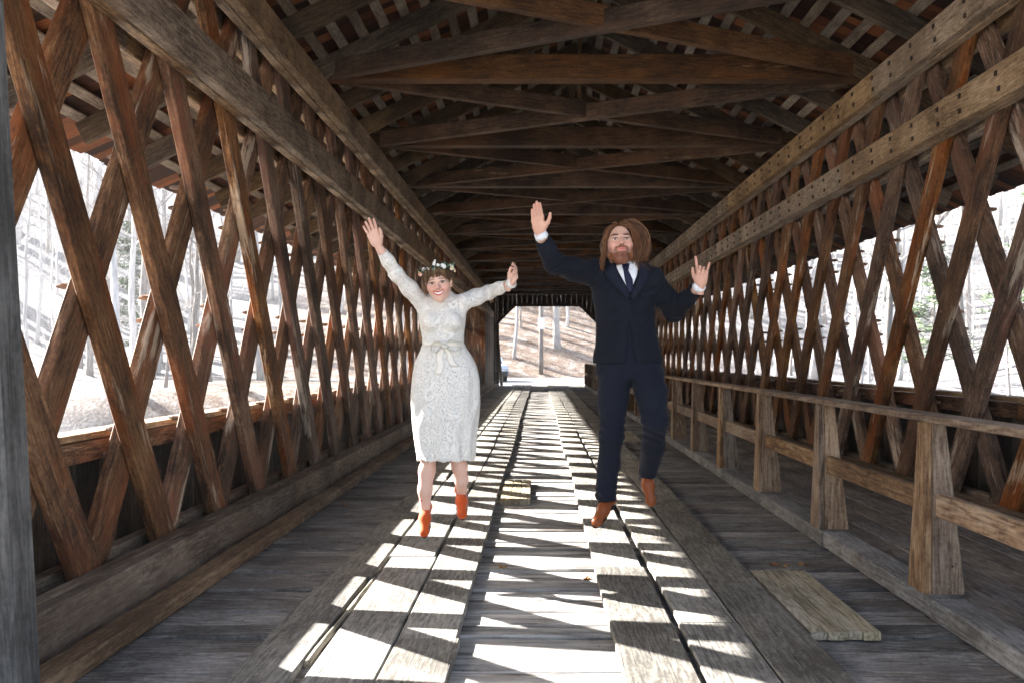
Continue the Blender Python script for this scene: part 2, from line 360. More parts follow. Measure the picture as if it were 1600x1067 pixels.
# lattice trusses ------------------------------------------------------------------
pegm = None
def peg_mesh(L, r, mat, n=7):
    vs, fs = [], []
    for (x, q) in ((0, r), (L * .86, r), (L, r * .55)):
        for k in range(n): vs.append((x, q * math.cos(k * 2 * math.pi / n), q * math.sin(k * 2 * math.pi / n)))
    for j in range(2):
        for k in range(n): fs.append((j * n + k, j * n + (k + 1) % n, (j + 1) * n + (k + 1) % n, (j + 1) * n + k))
    fs.append(tuple(range(2 * n, 3 * n))); fs.append(tuple(range(n - 1, -1, -1)))
    return mesh('peg', vs, fs, mat)
def truss(side, label, f14, b14):
    s = -1 if side < 0 else 1
    X0 = XL if s < 0 else XR
    T = tag(empty('lattice_truss', (X0, Y0, 0)), label, 'truss', None)
    ct, lt = .09, .066
    xc1, xc2 = X0 + s * ct / 2, X0 + s * (ct * 1.5 + .008)
    xf = X0 + s * (2 * ct + .012 + lt / 2); xb = xf + s * (lt + .003); xo1 = xb + s * (lt / 2 + ct / 2 + .004)
    zlo, zhi = -.42, 4.34
    rng = random.Random(3 if s < 0 else 5)
    for (x, base, k) in ((xf, f14, -KL), (xb, b14, KL)):
        n0 = math.ceil((Y0 + .2 - base) / SP); n1 = math.floor((Y1 - .3 - base) / SP)
        for n in range(n0, n1 + 1):
            yb = base + n * SP + rng.uniform(-.015, .015)
            a = Vector((x, yb + k * (zlo - 1.4), zlo)); b = Vector((x, yb + k * (zhi - 1.4), zhi))
            dx = rng.uniform(-.001, .001); a.x += dx; b.x += dx
            up = Vector((-s, 0, 0))
            beam('lattice_plank', a, b, .23, lt, M['lattice'], T, up=up, bev=.008, n=3, jit=.004)
    # chords: upper pair inside and out, lower pair; each ply in lengths with staggered joints
    for (z, h) in ((4.125, .27), (3.40, .27), (.145, .25)):
        for (xx, off) in ((xc1, 0.0), (xc2, 2.9), (xo1, 1.4)):
            y = Y0 + (.0 if off == 0 else off - 4)
            if z < 1 and xx == xo1: pass
            while y < Y1 - .05:
                L = rng.choice([5.2, 6.1, 7.0]); a = max(y, Y0); b = min(y + L, Y1 - .15)
                if b - a > .3:
                    beam('chord_plank', (xx, a, z), (xx, b - .006, z), ct, h + rng.uniform(-.01, .004), (M['chord'] if s > 0 else M['chord_shaded']) if z > 1 else M['curb'], T, bev=.008, n=3, jit=.003, cache=False)
                y += L
    # pegs through the crossings, standing out on the weather side
    pin = peg_mesh(.205, .018, M['trunnel']); cnt = 0
    cro = []
    for n in range(-8, 24):
        for m in range(-8, 24):
            yf, yb = f14 + n * SP, b14 + m * SP
            z = 1.4 + (yf - yb) / (2 * KL); yy = yf - KL * (z - 1.4)
            if .55 < z < 3.1 and 2.8 < yy < 15.5: cro.append((yy, z))
    for yy, z in sorted(cro)[:145]:
        for q in (-1, 1):
            cnt += 1
            link('peg', pin, T, Matrix.Translation((xf - s * (lt / 2 + .004), yy + q * .012 , z + q * .075)) @ (Matrix.Rotation(0, 4, 'Z') if s > 0 else Matrix.Rotation(math.pi, 4, 'Z')) @ Matrix.Translation((rng.uniform(0, .05), 0, 0)))
    if s > 0:
        hole = plank_mesh(.02, .036, .036, M['peg'], .002)  # dark block standing for the shade in an open peg hole
        for z in (4.125, 3.40):
            for i in range(48):
                yy = 4.6 + i * .49 + rng.uniform(-.05, .05)
                for q in (-1, 1):
                    link('peg_hole', hole, T, Matrix.Translation((X0 - .001, yy + q * rng.uniform(0, .03), z + q * .062)))
    # weather boards below the opening, their cap, and the rail that carries them
    xs = xo1 + s * .12; ztop = .93 if s < 0 else 1.05
    y = Y0
    while y < Y1 - .1:
        wd = rng.uniform(.2, .3)
        link('weather_board', plank_mesh(1.75 + (ztop - .9), round(wd - .006, 2), .024, M['siding'], .002), T, Matrix(((0, 0, 1, xs + s * rng.uniform(.0, .006)), (0, 1, 0, y + wd / 2), (1, 0, 0, ztop - .02 - (1.75 + ztop - .9) / 2), (0, 0, 0, 1))))
        y += wd
    y = Y0
    while y < Y1 - .1:
        L = min(rng.uniform(3.6, 4.9), Y1 - y)
        beam('sill_cap', (xs - s * .01, y, ztop + .012), (xs - s * .01, y + L - .005, ztop + .012), .17, .04, M['chord'], T, bev=.004)
        beam('nailing_rail', (xs - s * .055, y, ztop - .075), (xs - s * .055, y + L - .005, ztop - .075), .07, .12, M['lattice'], T, bev=.004)
        y += L
    # boarding over the inner face near the far end
    y = 36.5
    while y < Y1 - .3:
        wd = rng.uniform(.24, .32)
        link('inner_board', plank_mesh(2.98, round(wd - .006, 2), .024, M['siding'] if rng.random() < .6 else M['lattice'], .002), T, Matrix(((0, 0, 1, X0 + s * .02 + s * rng.uniform(.0, .006)), (0, 1, 0, y + wd / 2), (1, 0, 0, .27 + 1.49), (0, 0, 0, 1))))
        y += wd
    return T
truss(-1, 'left lattice truss of crossed reddish brown planks with two pale chords', 5.07, 4.70)
truss(1, 'right lattice truss behind the handrail, chords dotted with dark square peg holes', 8.04, 7.66)

# roof -----------------------------------------------------------------------------
roof = tag(empty('roof', (XC, Y0, 4.3)), 'dark open timber gable roof with tie beams, cross braces and battens', 'roof')
TIES = [9.4 + 2.95 * i for i in range(-2, 12)]
PIT = .5
def rz(x, dz=0.0): return 5.65 - PIT * abs(x - XC) + dz
for i, y in enumerate(TIES):
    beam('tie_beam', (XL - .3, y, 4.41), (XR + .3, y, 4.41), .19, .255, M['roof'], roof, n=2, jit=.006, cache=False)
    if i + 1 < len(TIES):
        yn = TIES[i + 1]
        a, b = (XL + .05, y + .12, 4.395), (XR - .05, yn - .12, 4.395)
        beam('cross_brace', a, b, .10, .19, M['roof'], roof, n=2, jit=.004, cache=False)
        a, b = (XR - .05, y + .12, 4.36), (XL + .05, yn - .12, 4.36)
        beam('cross_brace', a, b, .10, .19, M['roof'], roof, n=2, jit=.004, cache=False)
        ym = (y + yn) / 2
        beam('hanger', (XC - .08, ym, 4.47), (XC - .08, ym, 5.62), .045, .085, M['rafter'], roof, up=(0, 1, 0))
EAVE = 1.93
y = 8.08 - 1.15 * 4
while y < Y1 + .4:
    for s in (-1, 1):
        xe = XL - EAVE if s < 0 else XR + EAVE
        a = Vector((XC + s * .012, y, rz(XC) + .1)); b = Vector((xe, y, rz(xe) + .1))
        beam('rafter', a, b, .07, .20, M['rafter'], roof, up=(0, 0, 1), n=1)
    y += 1.15
cp = 1 / math.sqrt(1 + PIT * PIT)
for s in (-1, 1):
    xe = XL - EAVE if s < 0 else XR + EAVE
    half = abs(xe - XC); nb = int(half * math.sqrt(1 + PIT * PIT) / .235)
    for k in range(nb + 1):
        dist = .06 + k * .235
        if dist * cp > half + .02: break
        x = XC + s * dist * cp; z = 5.65 - PIT * dist * cp + (.1 + .012) / cp + .1
        y = Y0 - .3
        for (ya, yb) in ((Y0 - .3, 8.5), (8.5, 15.0), (15.0, 22.3), (22.3, 31.0), (31.0, Y1 + .4)):
            beam('batten', (x, ya + .004, z), (x, yb - .004, z), .105, .024, M['batten'], roof, up=(s * PIT, 0, 1))
def shingle_mat():
    s = NT('cedar_shingle'); g = s.n('ShaderNodeNewGeometry'); r = g.outputs['Random Per Island']
    tc = s.n('ShaderNodeTexCoord'); n = s.noise(s.vmath('MULTIPLY', tc.outputs['Object'], (12, 50, 12)), 1.0, 4)
    col = s.ramp(s.math('ADD', s.math('MULTIPLY', r, .6), s.math('MULTIPLY', n, .4)), [(.25, C(.02, .009, .006)), (.55, C(.06, .022, .010)), (.85, C(.22, .075, .026)), (.95, C(.26, .14, .07))])
    return s.out(col, .8, .2)
M['shingle'] = shingle_mat()
def shingles():
    rng = np.random.RandomState(4); V, F = [], []; n = 0
    for s in (-1, 1):
        xe = XL - EAVE if s < 0 else XR + EAVE
        half = abs(xe - XC) + .15; Ls = half / cp
        nrm = Vector((s * PIT, 0, 1)).normalized(); dn = Vector((s * 1, 0, -PIT)).normalized()
        k = 0
        while k * .235 < Ls:
            top = k * .235 - .16; bot = k * .235 + .26
            y = Y0 - .35
            while y < Y1 + .45:
                wd = rng.uniform(.10, .19); l2 = bot + rng.uniform(-.02, .02)
                o = Vector((XC, 0, 5.65 + .1 + (.1 + .024) / cp + .012))
                lift0, lift1 = .012 + rng.uniform(0, .003), .034 + rng.uniform(0, .008)
                p = [o + dn * max(top, 0.0) + nrm * lift0, o + dn * l2 + nrm * lift1]
                tt = nrm * .009
                for yy in (y + .002, y + wd - .002):
                    for q in p:
                        V.append((q.x, yy, q.z)); V.append((q.x + tt.x, yy, q.z + tt.z))
                b = n * 8
                F += [(b, b + 2, b + 6, b + 4), (b + 1, b + 5, b + 7, b + 3), (b, b + 1, b + 3, b + 2), (b + 4, b + 6, b + 7, b + 5), (b + 2, b + 3, b + 7, b + 6), (b, b + 4, b + 5, b + 1)]
                n += 1; y += wd
            k += 1
    o = link('shingles', mesh('shingles', V, F, M['shingle']), roof); o['kind'] = 'stuff'
shingles()
for s_ in (-1, 1):
    for (ya, yb) in ((Y0 - .3, 12.0), (12.0, 24.0), (24.0, 34.0), (34.0, Y1 + .4)):
        beam('ridge_cap', (XC + s_ * .085, ya, 5.86 + (.002 if s_ > 0 else 0)), (XC + s_ * .085, yb - .01, 5.86 + (.002 if s_ > 0 else 0)), .2, .022, M['siding'], roof, up=(s_ * PIT, 0, 1))
for (ya, yb) in ((Y0 - .3, 7.0), (7.0, 14.0), (14.0, 21.0), (21.0, 28.0), (28.0, 36.0), (36.0, Y1 + .3)):
    beam('ridge_board', (XC, ya, 5.72), (XC, yb - .01, 5.72), .022, .16, M['rafter'], roof)

# far portal -----------------------------------------------------------------------------
def prism(pts, t):                    # polygon in the X-Z plane, thickness t along Y
    n = len(pts); vs = [(x, 0, z) for x, z in pts] + [(x, t, z) for x, z in pts]
    return vs, [tuple(range(n)), tuple(range(2 * n - 1, n - 1, -1))] + [(i, n + i, n + (i + 1) % n, (i + 1) % n) for i in range(n)]
portal = tag(empty('portal_wall', (XC, Y1, 0)), 'dark boarded end wall around the far opening with clipped corners', 'wall')
OL, OR, OT, CH = -2.02, 2.78, 3.85, .80
def opening(x):
    if x < OL or x > OR: return -.1
    return OT - max(0, CH - (x - OL)) - max(0, CH - (OR - x))
x = -2.85
while x < 4.0:
    wd = random.uniform(.2, .28)
    if x < OL < x + wd: wd = OL - x
    if x < OR < x + wd: wd = OR - x
    if wd > .01:
        pts = [(x + .002, opening(x + .002)), (x + wd - .002, opening(x + wd - .002)), (x + wd - .002, rz(x + wd) + .2), (x + .002, rz(x) + .2)]
        vs, fs = prism(pts, .028)
        link('portal_board', mesh('portal_board', vs, fs, M['siding']), portal, Matrix.Translation((0, Y1 + random.uniform(0, .006), 0)))
    x += max(wd, .01)
for (a, b) in (((OL, Y1 - .06, -.1), (OL, Y1 - .06, OT - CH)), ((OR, Y1 - .06, -.1), (OR, Y1 - .06, OT - CH)), ((OL, Y1 - .06, OT - CH), (OL + CH, Y1 - .06, OT)), ((OR, Y1 - .06, OT - CH), (OR - CH, Y1 - .06, OT)), ((OL + CH, Y1 - .06, OT + .02), (OR - CH, Y1 - .06, OT + .02))):
    beam('portal_frame', a, b, .12, .1, M['siding'], portal, up=(0, 1, 0))
# grey post close to the camera on the left
gp = tag(empty('end_post', (-2.02, 3.45, 0)), 'grey weathered upright post at the left edge, closest to the viewer', 'post')
beam('post', (-2.04, 3.45, .0), (-2.265, 3.45, 4.1), .17, .17, M['greypost'], gp, up=(0, 1, 0), bev=.01, n=4, jit=.004, cache=False)
# boards patched over holes in the deck
def patch(x0, x1, ya, yb, z, n, label):
    p = tag(empty('board_patch', ((x0 + x1) / 2, (ya + yb) / 2, z)), label, 'boards')
    wd = (x1 - x0) / n
    for i in range(n):
        e = random.uniform(-.012, .012)
        beam('board', (x0 + wd * (i + .5), ya + e, z + .022), (x0 + wd * (i + .5), yb + e, z + .022), wd - .004, .042, M['fresh'], p, bev=.003, n=2, jit=.002, cache=False)
patch(1.335, 1.685, 4.42, 5.70, .002, 4, 'short yellowish boards laid side by side beside the right running boards, nearest patch')
patch(-.375, -.09, 8.45, 9.9, .002, 3, 'small pale board patch in the sunlit middle strip of the deck')
patch(1.335, 1.67, 14.3, 16.4, .002, 3, 'distant pale board patch on the deck behind the man')
# ------------------------------------------------------------------ beyond the bridge
def tube(V, F, pts, rads, n=5):
    """append a tapered tube along pts"""
    base = len(V); prev = None
    for i, (p, r) in enumerate(zip(pts, rads)):
        p = Vector(p); d = (Vector(pts[min(i + 1, len(pts) - 1)]) - Vector(pts[max(i - 1, 0)])).normalized()
        u = d.orthogonal().normalized() if prev is None else (prev - d * prev.dot(d)).normalized()
        prev = u; v = d.cross(u)
        for k in range(n):
            a = 2 * math.pi * k / n; q = p + (u * math.cos(a) + v * math.sin(a)) * r; V.append((q.x, q.y, q.z))
    for i in range(len(pts) - 1):
        for k in range(n):
            F.append((base + i * n + k, base + i * n + (k + 1) % n, base + (i + 1) * n + (k + 1) % n, base + (i + 1) * n + k))
    F.append(tuple(base + k for k in range(n - 1, -1, -1))); F.append(tuple(base + (len(pts) - 1) * n + k for k in range(n)))
def bare_tree(seed, H, r0, mat, lowest=.3):
    rg = random.Random(seed); TV, TF, BV, BF = [], [], [], []
    pts, rads = [], []; x = y = 0
    n = 11
    for i in range(n + 1):
        t = i / n; pts.append(Vector((x, y, H * t - .3))); rads.append(r0 * (1 - t) ** .8 * (1.25 if i == 0 else 1) + .012)
        x += rg.uniform(-.13, .13) * H / 14; y += rg.uniform(-.13, .13) * H / 14
    tube(TV, TF, pts, rads, 7)
    def branch(p, d, L, r, lev):
        q = [p]; m = 4 if lev < 2 else 3
        for i in range(m):
            d = (d + Vector((rg.uniform(-.3, .3), rg.uniform(-.3, .3), rg.uniform(-.05, .28)))).normalized(); q.append(q[-1] + d * L / m)
        tube(BV, BF, q, [r * (1 - .8 * i / m) for i in range(m + 1)], 4 if lev < 2 else 3)
        if lev < 3:
            for _ in range(rg.randint(3, 5) if lev < 2 else 3):
                i = rg.randint(1, m); dd = (d + Vector((rg.uniform(-1, 1), rg.uniform(-1, 1), rg.uniform(-.3, .8)))).normalized()
                branch(q[i], dd, L * rg.uniform(.4, .65), r * .5, lev + 1)
    for i in range(n):
        t = i / n
        if t < lowest: continue
        for _ in range(2):
            a = rg.uniform(0, 6.283); up = rg.uniform(.2, .9)
            branch(pts[i].lerp(pts[i + 1], rg.random()), Vector((math.cos(a), math.sin(a), up)).normalized(), H * rg.uniform(.12, .26) * (1.15 - t * .6), max(.012, rads[i] * .4), 1)
    return mesh('trunk', TV, TF, mat, True), mesh('branches', BV, BF, mat)
TREES = [bare_tree(20 + i, H, r, M['bark'] if i % 3 else M['bark_dark'], lo) for i, (H, r, lo) in enumerate([(17, .20, .35), (14, .13, .3), (20, .27, .4), (12, .09, .2), (16, .16, .45), (9, .06, .15), (18, .18, .3)])]
def put_tree(i, x, y, sc, label, group):
    t = tag(empty('bare_tree', (x, y, float(gz(x, y)))), label, 'tree', group)
    R = Matrix.Translation((x, y, float(gz(x, y)))) @ Matrix.Rotation(random.uniform(0, 6.28), 4, 'Z') @ Matrix.Rotation(random.uniform(-.05, .05), 4, 'X') @ Matrix.Scale(sc, 4)
    link('trunk', TREES[i][0], t, R); link('branches', TREES[i][1], t, R)
    return t
rt = random.Random(11)
# hillside straight ahead, seen through the portal
for (i, px, yy, sc, lab) in ((2, 871, 68, 1.0, 'thick pale tree trunk right of the pole, seen through the far opening'), (4, 803, 66, .8, 'thin dark leaning tree left of the pole, seen through the far opening'),
                             (1, 886, 72, .9, 'slim dark trunk behind the thick pale tree beyond the road'), (3, 815, 71, .8, 'very thin sapling between the leaning tree and the pole'), (0, 918, 75, .9, 'grey trunk at the right side of the far opening, beside the man')):
    put_tree(i, (px - 843) * yy / FPX, yy, sc, lab, None)
spots = []
def scatter(n, xr, yr, dmin, label, group, ok=lambda x, y: True, kinds=range(7)):
    c = 0; tries = 0
    while c < n and tries < 6000:
        tries += 1
        x, y = rt.uniform(*xr), rt.uniform(*yr)
        if not ok(x, y) or any((x - a) ** 2 + (y - b) ** 2 < dmin * dmin for a, b in spots): continue
        spots.append((x, y)); put_tree(rt.choice(list(kinds)), x, y, rt.uniform(.75, 1.25), label, group); c += 1
seenL = lambda x, y: -.66 * y < x < -.03 * y - 3 and not (y < 64 and x > -18)
seenR = lambda x, y: .06 * y + 3 < x < .62 * y and not (y < 64 and x < 12)
scatter(125, (-75, -6), (36, 105), 1.7, 'bare grey tree in the woods beyond the left truss', 'woods beyond the left truss', seenL)
scatter(110, (8, 70), (36, 105), 1.7, 'bare grey tree in the woods beyond the right truss', 'woods beyond the right truss', seenR)
scatter(16, (-5, 9), (74, 105), 2.2, 'bare tree high on the slope beyond the far opening', 'trees up the slope beyond the far opening')
# evergreens on the right
def needles():
    s = NT('pine_needles'); g = s.n('ShaderNodeNewGeometry')
    return s.out(s.ramp(g.outputs['Random Per Island'], [(.1, C(.035, .06, .025)), (.9, C(.11, .16, .075))]), .7, .2)
M['needles'] = needles()
def pine(seed, H):
    rg = random.Random(seed); TV, TF, NV, NF = [], [], [], []
    tube(TV, TF, [(0, 0, -.3), (.05, 0, H * .5), (0, .05, H)], [.22, .13, .02], 7)
    for k in range(46):
        t = .18 + .8 * k / 46; a = rg.uniform(0, 6.283); L = (1 - t) * H * .30 + .5
        d = Vector((math.cos(a), math.sin(a), rg.uniform(-.12, .2)))
        tube(TV, TF, [(0, 0, t * H), tuple(d * L * .5 + Vector((0, 0, t * H))), tuple(d * L + Vector((0, 0, t * H - .1)))], [.04, .025, .008], 3)
        for j in range(44):
            u = rg.uniform(.2, 1.0); c = d * L * u + Vector((rg.gauss(0, .22), rg.gauss(0, .22), t * H + rg.gauss(-.05, .13)))
            e1 = Vector((rg.gauss(0, 1), rg.gauss(0, 1), rg.gauss(0, .4))).normalized() * rg.uniform(.14, .28); e2 = e1.orthogonal().normalized() * .035
            b = len(NV); NV += [tuple(c - e1 - e2), tuple(c - e1 + e2), tuple(c + e1 + e2), tuple(c + e1 - e2)]; NF.append((b, b + 1, b + 2, b + 3))
    return mesh('trunk', TV, TF, M['bark_dark']), mesh('crown', NV, NF, M['needles'])
PINES = [pine(1, 13), pine(2, 10)]
for i, (x, y, sc, lab) in enumerate(((25, 44, 1.0, 'green pine tree beyond the right truss near the right edge'), (21.5, 49, .8, 'smaller green pine just left of the other one beyond the right truss'), (-30, 66, .9, 'pale green pine among bare trees beyond the left truss'))):
    t = tag(empty('pine_tree', (x, y, float(gz(x, y)))), lab, 'tree')
    R = Matrix.Translation((x, y, float(gz(x, y)))) @ Matrix.Scale(sc, 4)
    link('trunk', PINES[i % 2][0], t, R); link('crown', PINES[i % 2][1], t, R)
# utility pole with a white sign
pole = tag(empty('utility_pole', (.10, 64, float(gz(.1, 64)))), 'dark wooden pole with a white sign beyond the far opening', 'pole')
V, F = [], []; z0 = float(gz(.1, 64)); tube(V, F, [(.1, 64, z0 - .4), (.12, 64, z0 + 4), (.1, 64, z0 + 10)], [.17, .155, .13], 10)
link('pole_shaft', mesh('pole_shaft', V, F, M['bark_dark'], True), pole)
sm = simple('sign_enamel', C(.72, .75, .77), .4)
def box(name, c, d, mat, parent, bev=.01):
    bm = bmesh.new(); bmesh.ops.create_cube(bm, size=1); bmesh.ops.scale(bm, vec=d, verts=bm.verts)
    if bev: bmesh.ops.bevel(bm, geom=bm.edges[:], offset=bev, segments=1, affect='EDGES')
    me = bpy.data.meshes.new(name); bm.to_mesh(me); bm.free(); me.materials.append(mat)
    return link(name, me, parent, Matrix.Translation(c))
box('sign', (.12, 63.81, 3.75), (.48, .02, .80), sm, pole, .004)
# dark barrier stub and rail at the right of the far road
gst = tag(empty('barrier', (2.55, 44.9, 0)), 'dark timber barrier block at the right end of the bridge beside the man', 'barrier')
box('block', (2.62, 45.0, .48), (.62, .5, 1.05), M['siding'], gst, .02)
for k in range(3): box('barrier_post', (3.0 + .15 * k, 46.6 + 1.8 * k, .42), (.16, .16, .95), M['greypost'], gst, .012)
beam('barrier_rail', (2.85, 45.2, .7), (3.42, 50.6, .7), .06, .25, M['greypost'], gst)
lp = tag(empty('leaning_post', (-2.0, 44.1, 0)), 'black leaning post just outside the far opening on the left', 'post')
beam('post_shaft', (-1.86, 44.1, -.1), (-2.12, 44.1, 3.0), .14, .14, M['siding'], lp, up=(0, 1, 0))
# parked car, mostly hidden by the left jamb
def car(x, y, z):
    c = tag(empty('parked_car', (x, y, z)), 'pale blue car parked left of the road, half hidden by the portal jamb', 'car')
    paint = simple('car_paint', C(.42, .47, .56), .25, .6); glass = simple('car_glass', C(.03, .035, .04), .08, .6); tyre = simple('tyre_rubber', C(.02, .02, .02), .8); rim = simple('rim_metal', C(.5, .5, .52), .35, .5, metal=.8); lampm = simple('headlight_lens', C(.8, .8, .8), .15, .6); bum = simple('bumper_plastic', C(.03, .03, .03), .6)
    prof = [(-2.1, .38), (-2.12, .72), (-1.95, .92), (-1.15, 1.0), (-.45, 1.42), (.75, 1.46), (1.5, 1.05), (2.02, .98), (2.12, .7), (2.08, .38)]
    V, F = [], []
    n = len(prof)
    for (u, sc) in ((-.86, .0), (-.80, .06), (.80, .06), (.86, .0)):
        for (yy, zz) in prof: V.append((u * (1 - .14 * max(0, zz - .95) / .5), yy, zz + (sc if zz > .5 else 0) * .4))
    for k in range(3):
        for i in range(n): F.append((k * n + i, k * n + (i + 1) % n, (k + 1) * n + (i + 1) % n, (k + 1) * n + i))
    F.append(tuple(range(n - 1, -1, -1))); F.append(tuple(range(3 * n, 4 * n)))
    R = Matrix.Translation((x, y, z)) @ Matrix.Rotation(rad(12), 4, 'Z')
    link('body', mesh('body', V, F, paint), c, R)
    def quad(name, pts, mat):
        link(name, mesh(name, pts, [tuple(range(len(pts)))], mat), c, R)
    quad('windscreen', [(-.66, -1.13, 1.04), (.66, -1.13, 1.04), (.60, -.50, 1.435), (-.60, -.50, 1.435)], glass)
    for s in (-1, 1):
        quad('side_window', [(s * .862, -.95, 1.03), (s * .862, 1.25, 1.05), (s * .775, .7, 1.41), (s * .775, -.42, 1.38)], glass)
        link('headlight', mesh('headlight', [(s * .45, -2.13, .66), (s * .8, -2.11, .68), (s * .8, -2.06, .83), (s * .45, -2.07, .82)], [(0, 1, 2, 3)], lampm), c, R)
        for yy in (-1.3, 1.3):
            V, F = [], []; tube(V, F, [(s * .70, yy, .32), (s * .885, yy, .32)], [.32, .32], 18); wo = link('wheel', mesh('wheel', V, F, tyre), c, R)
            V, F = [], []; tube(V, F, [(s * .86, yy, .32), (s * .892, yy, .32)], [.19, .17], 14); link('rim', mesh('rim', V, F, rim), wo, R)
    V, F = [], []; tube(V, F, [(-.82, -2.12, .5), (.82, -2.12, .5)], [.11, .11], 8); link('bumper', mesh('bumper', V, F, bum), c, R)
car(-3.05, 53.0, float(gz(-3.05, 53)) + .06)
# a few dry leaves blown onto the deck
def leaf_mesh(seed):
    rg = random.Random(seed); pts = []
    for k in range(12):
        a = k / 12 * 6.283; r = .026 * (1 + .35 * math.cos(5 * a)) * (1.0 if k else 1.5) * rg.uniform(.85, 1.1); pts.append((r * math.cos(a) * 1.2, r * math.sin(a), .012 * math.cos(2 * a) + .008))
    vs = [(0, 0, .002)] + pts
    return mesh('leaf', vs, [(0, 1 + k, 1 + (k + 1) % 12) for k in range(12)], simple('dry_leaf_%d' % seed, C(.26, .095 + .02 * (seed % 3), .035), .8))
for i, (px, py, lab) in enumerate(((539, 789, 'dry orange leaf on the shaded deck left of the running boards'), (917, 907, 'dry orange leaf in the middle strip below the man'), (786, 888, 'small dry leaf in the middle strip near the left running boards'),
                                   (1208, 884, 'dry orange leaf just behind the yellow board patch'), (1256, 884, 'dry brown leaf right of the leaf behind the yellow board patch'), (1224, 886, 'dry leaf lying against another one behind the yellow board patch'))):
    Yd = 1.4 * FPX / (py - 557); link_o = link('dry_leaf', leaf_mesh(i), None, Matrix.Translation(((px - 843) * Yd / FPX, Yd, .006)) @ Matrix.Rotation(i * 1.3, 4, 'Z'))
    tag(link_o, lab, 'leaf')
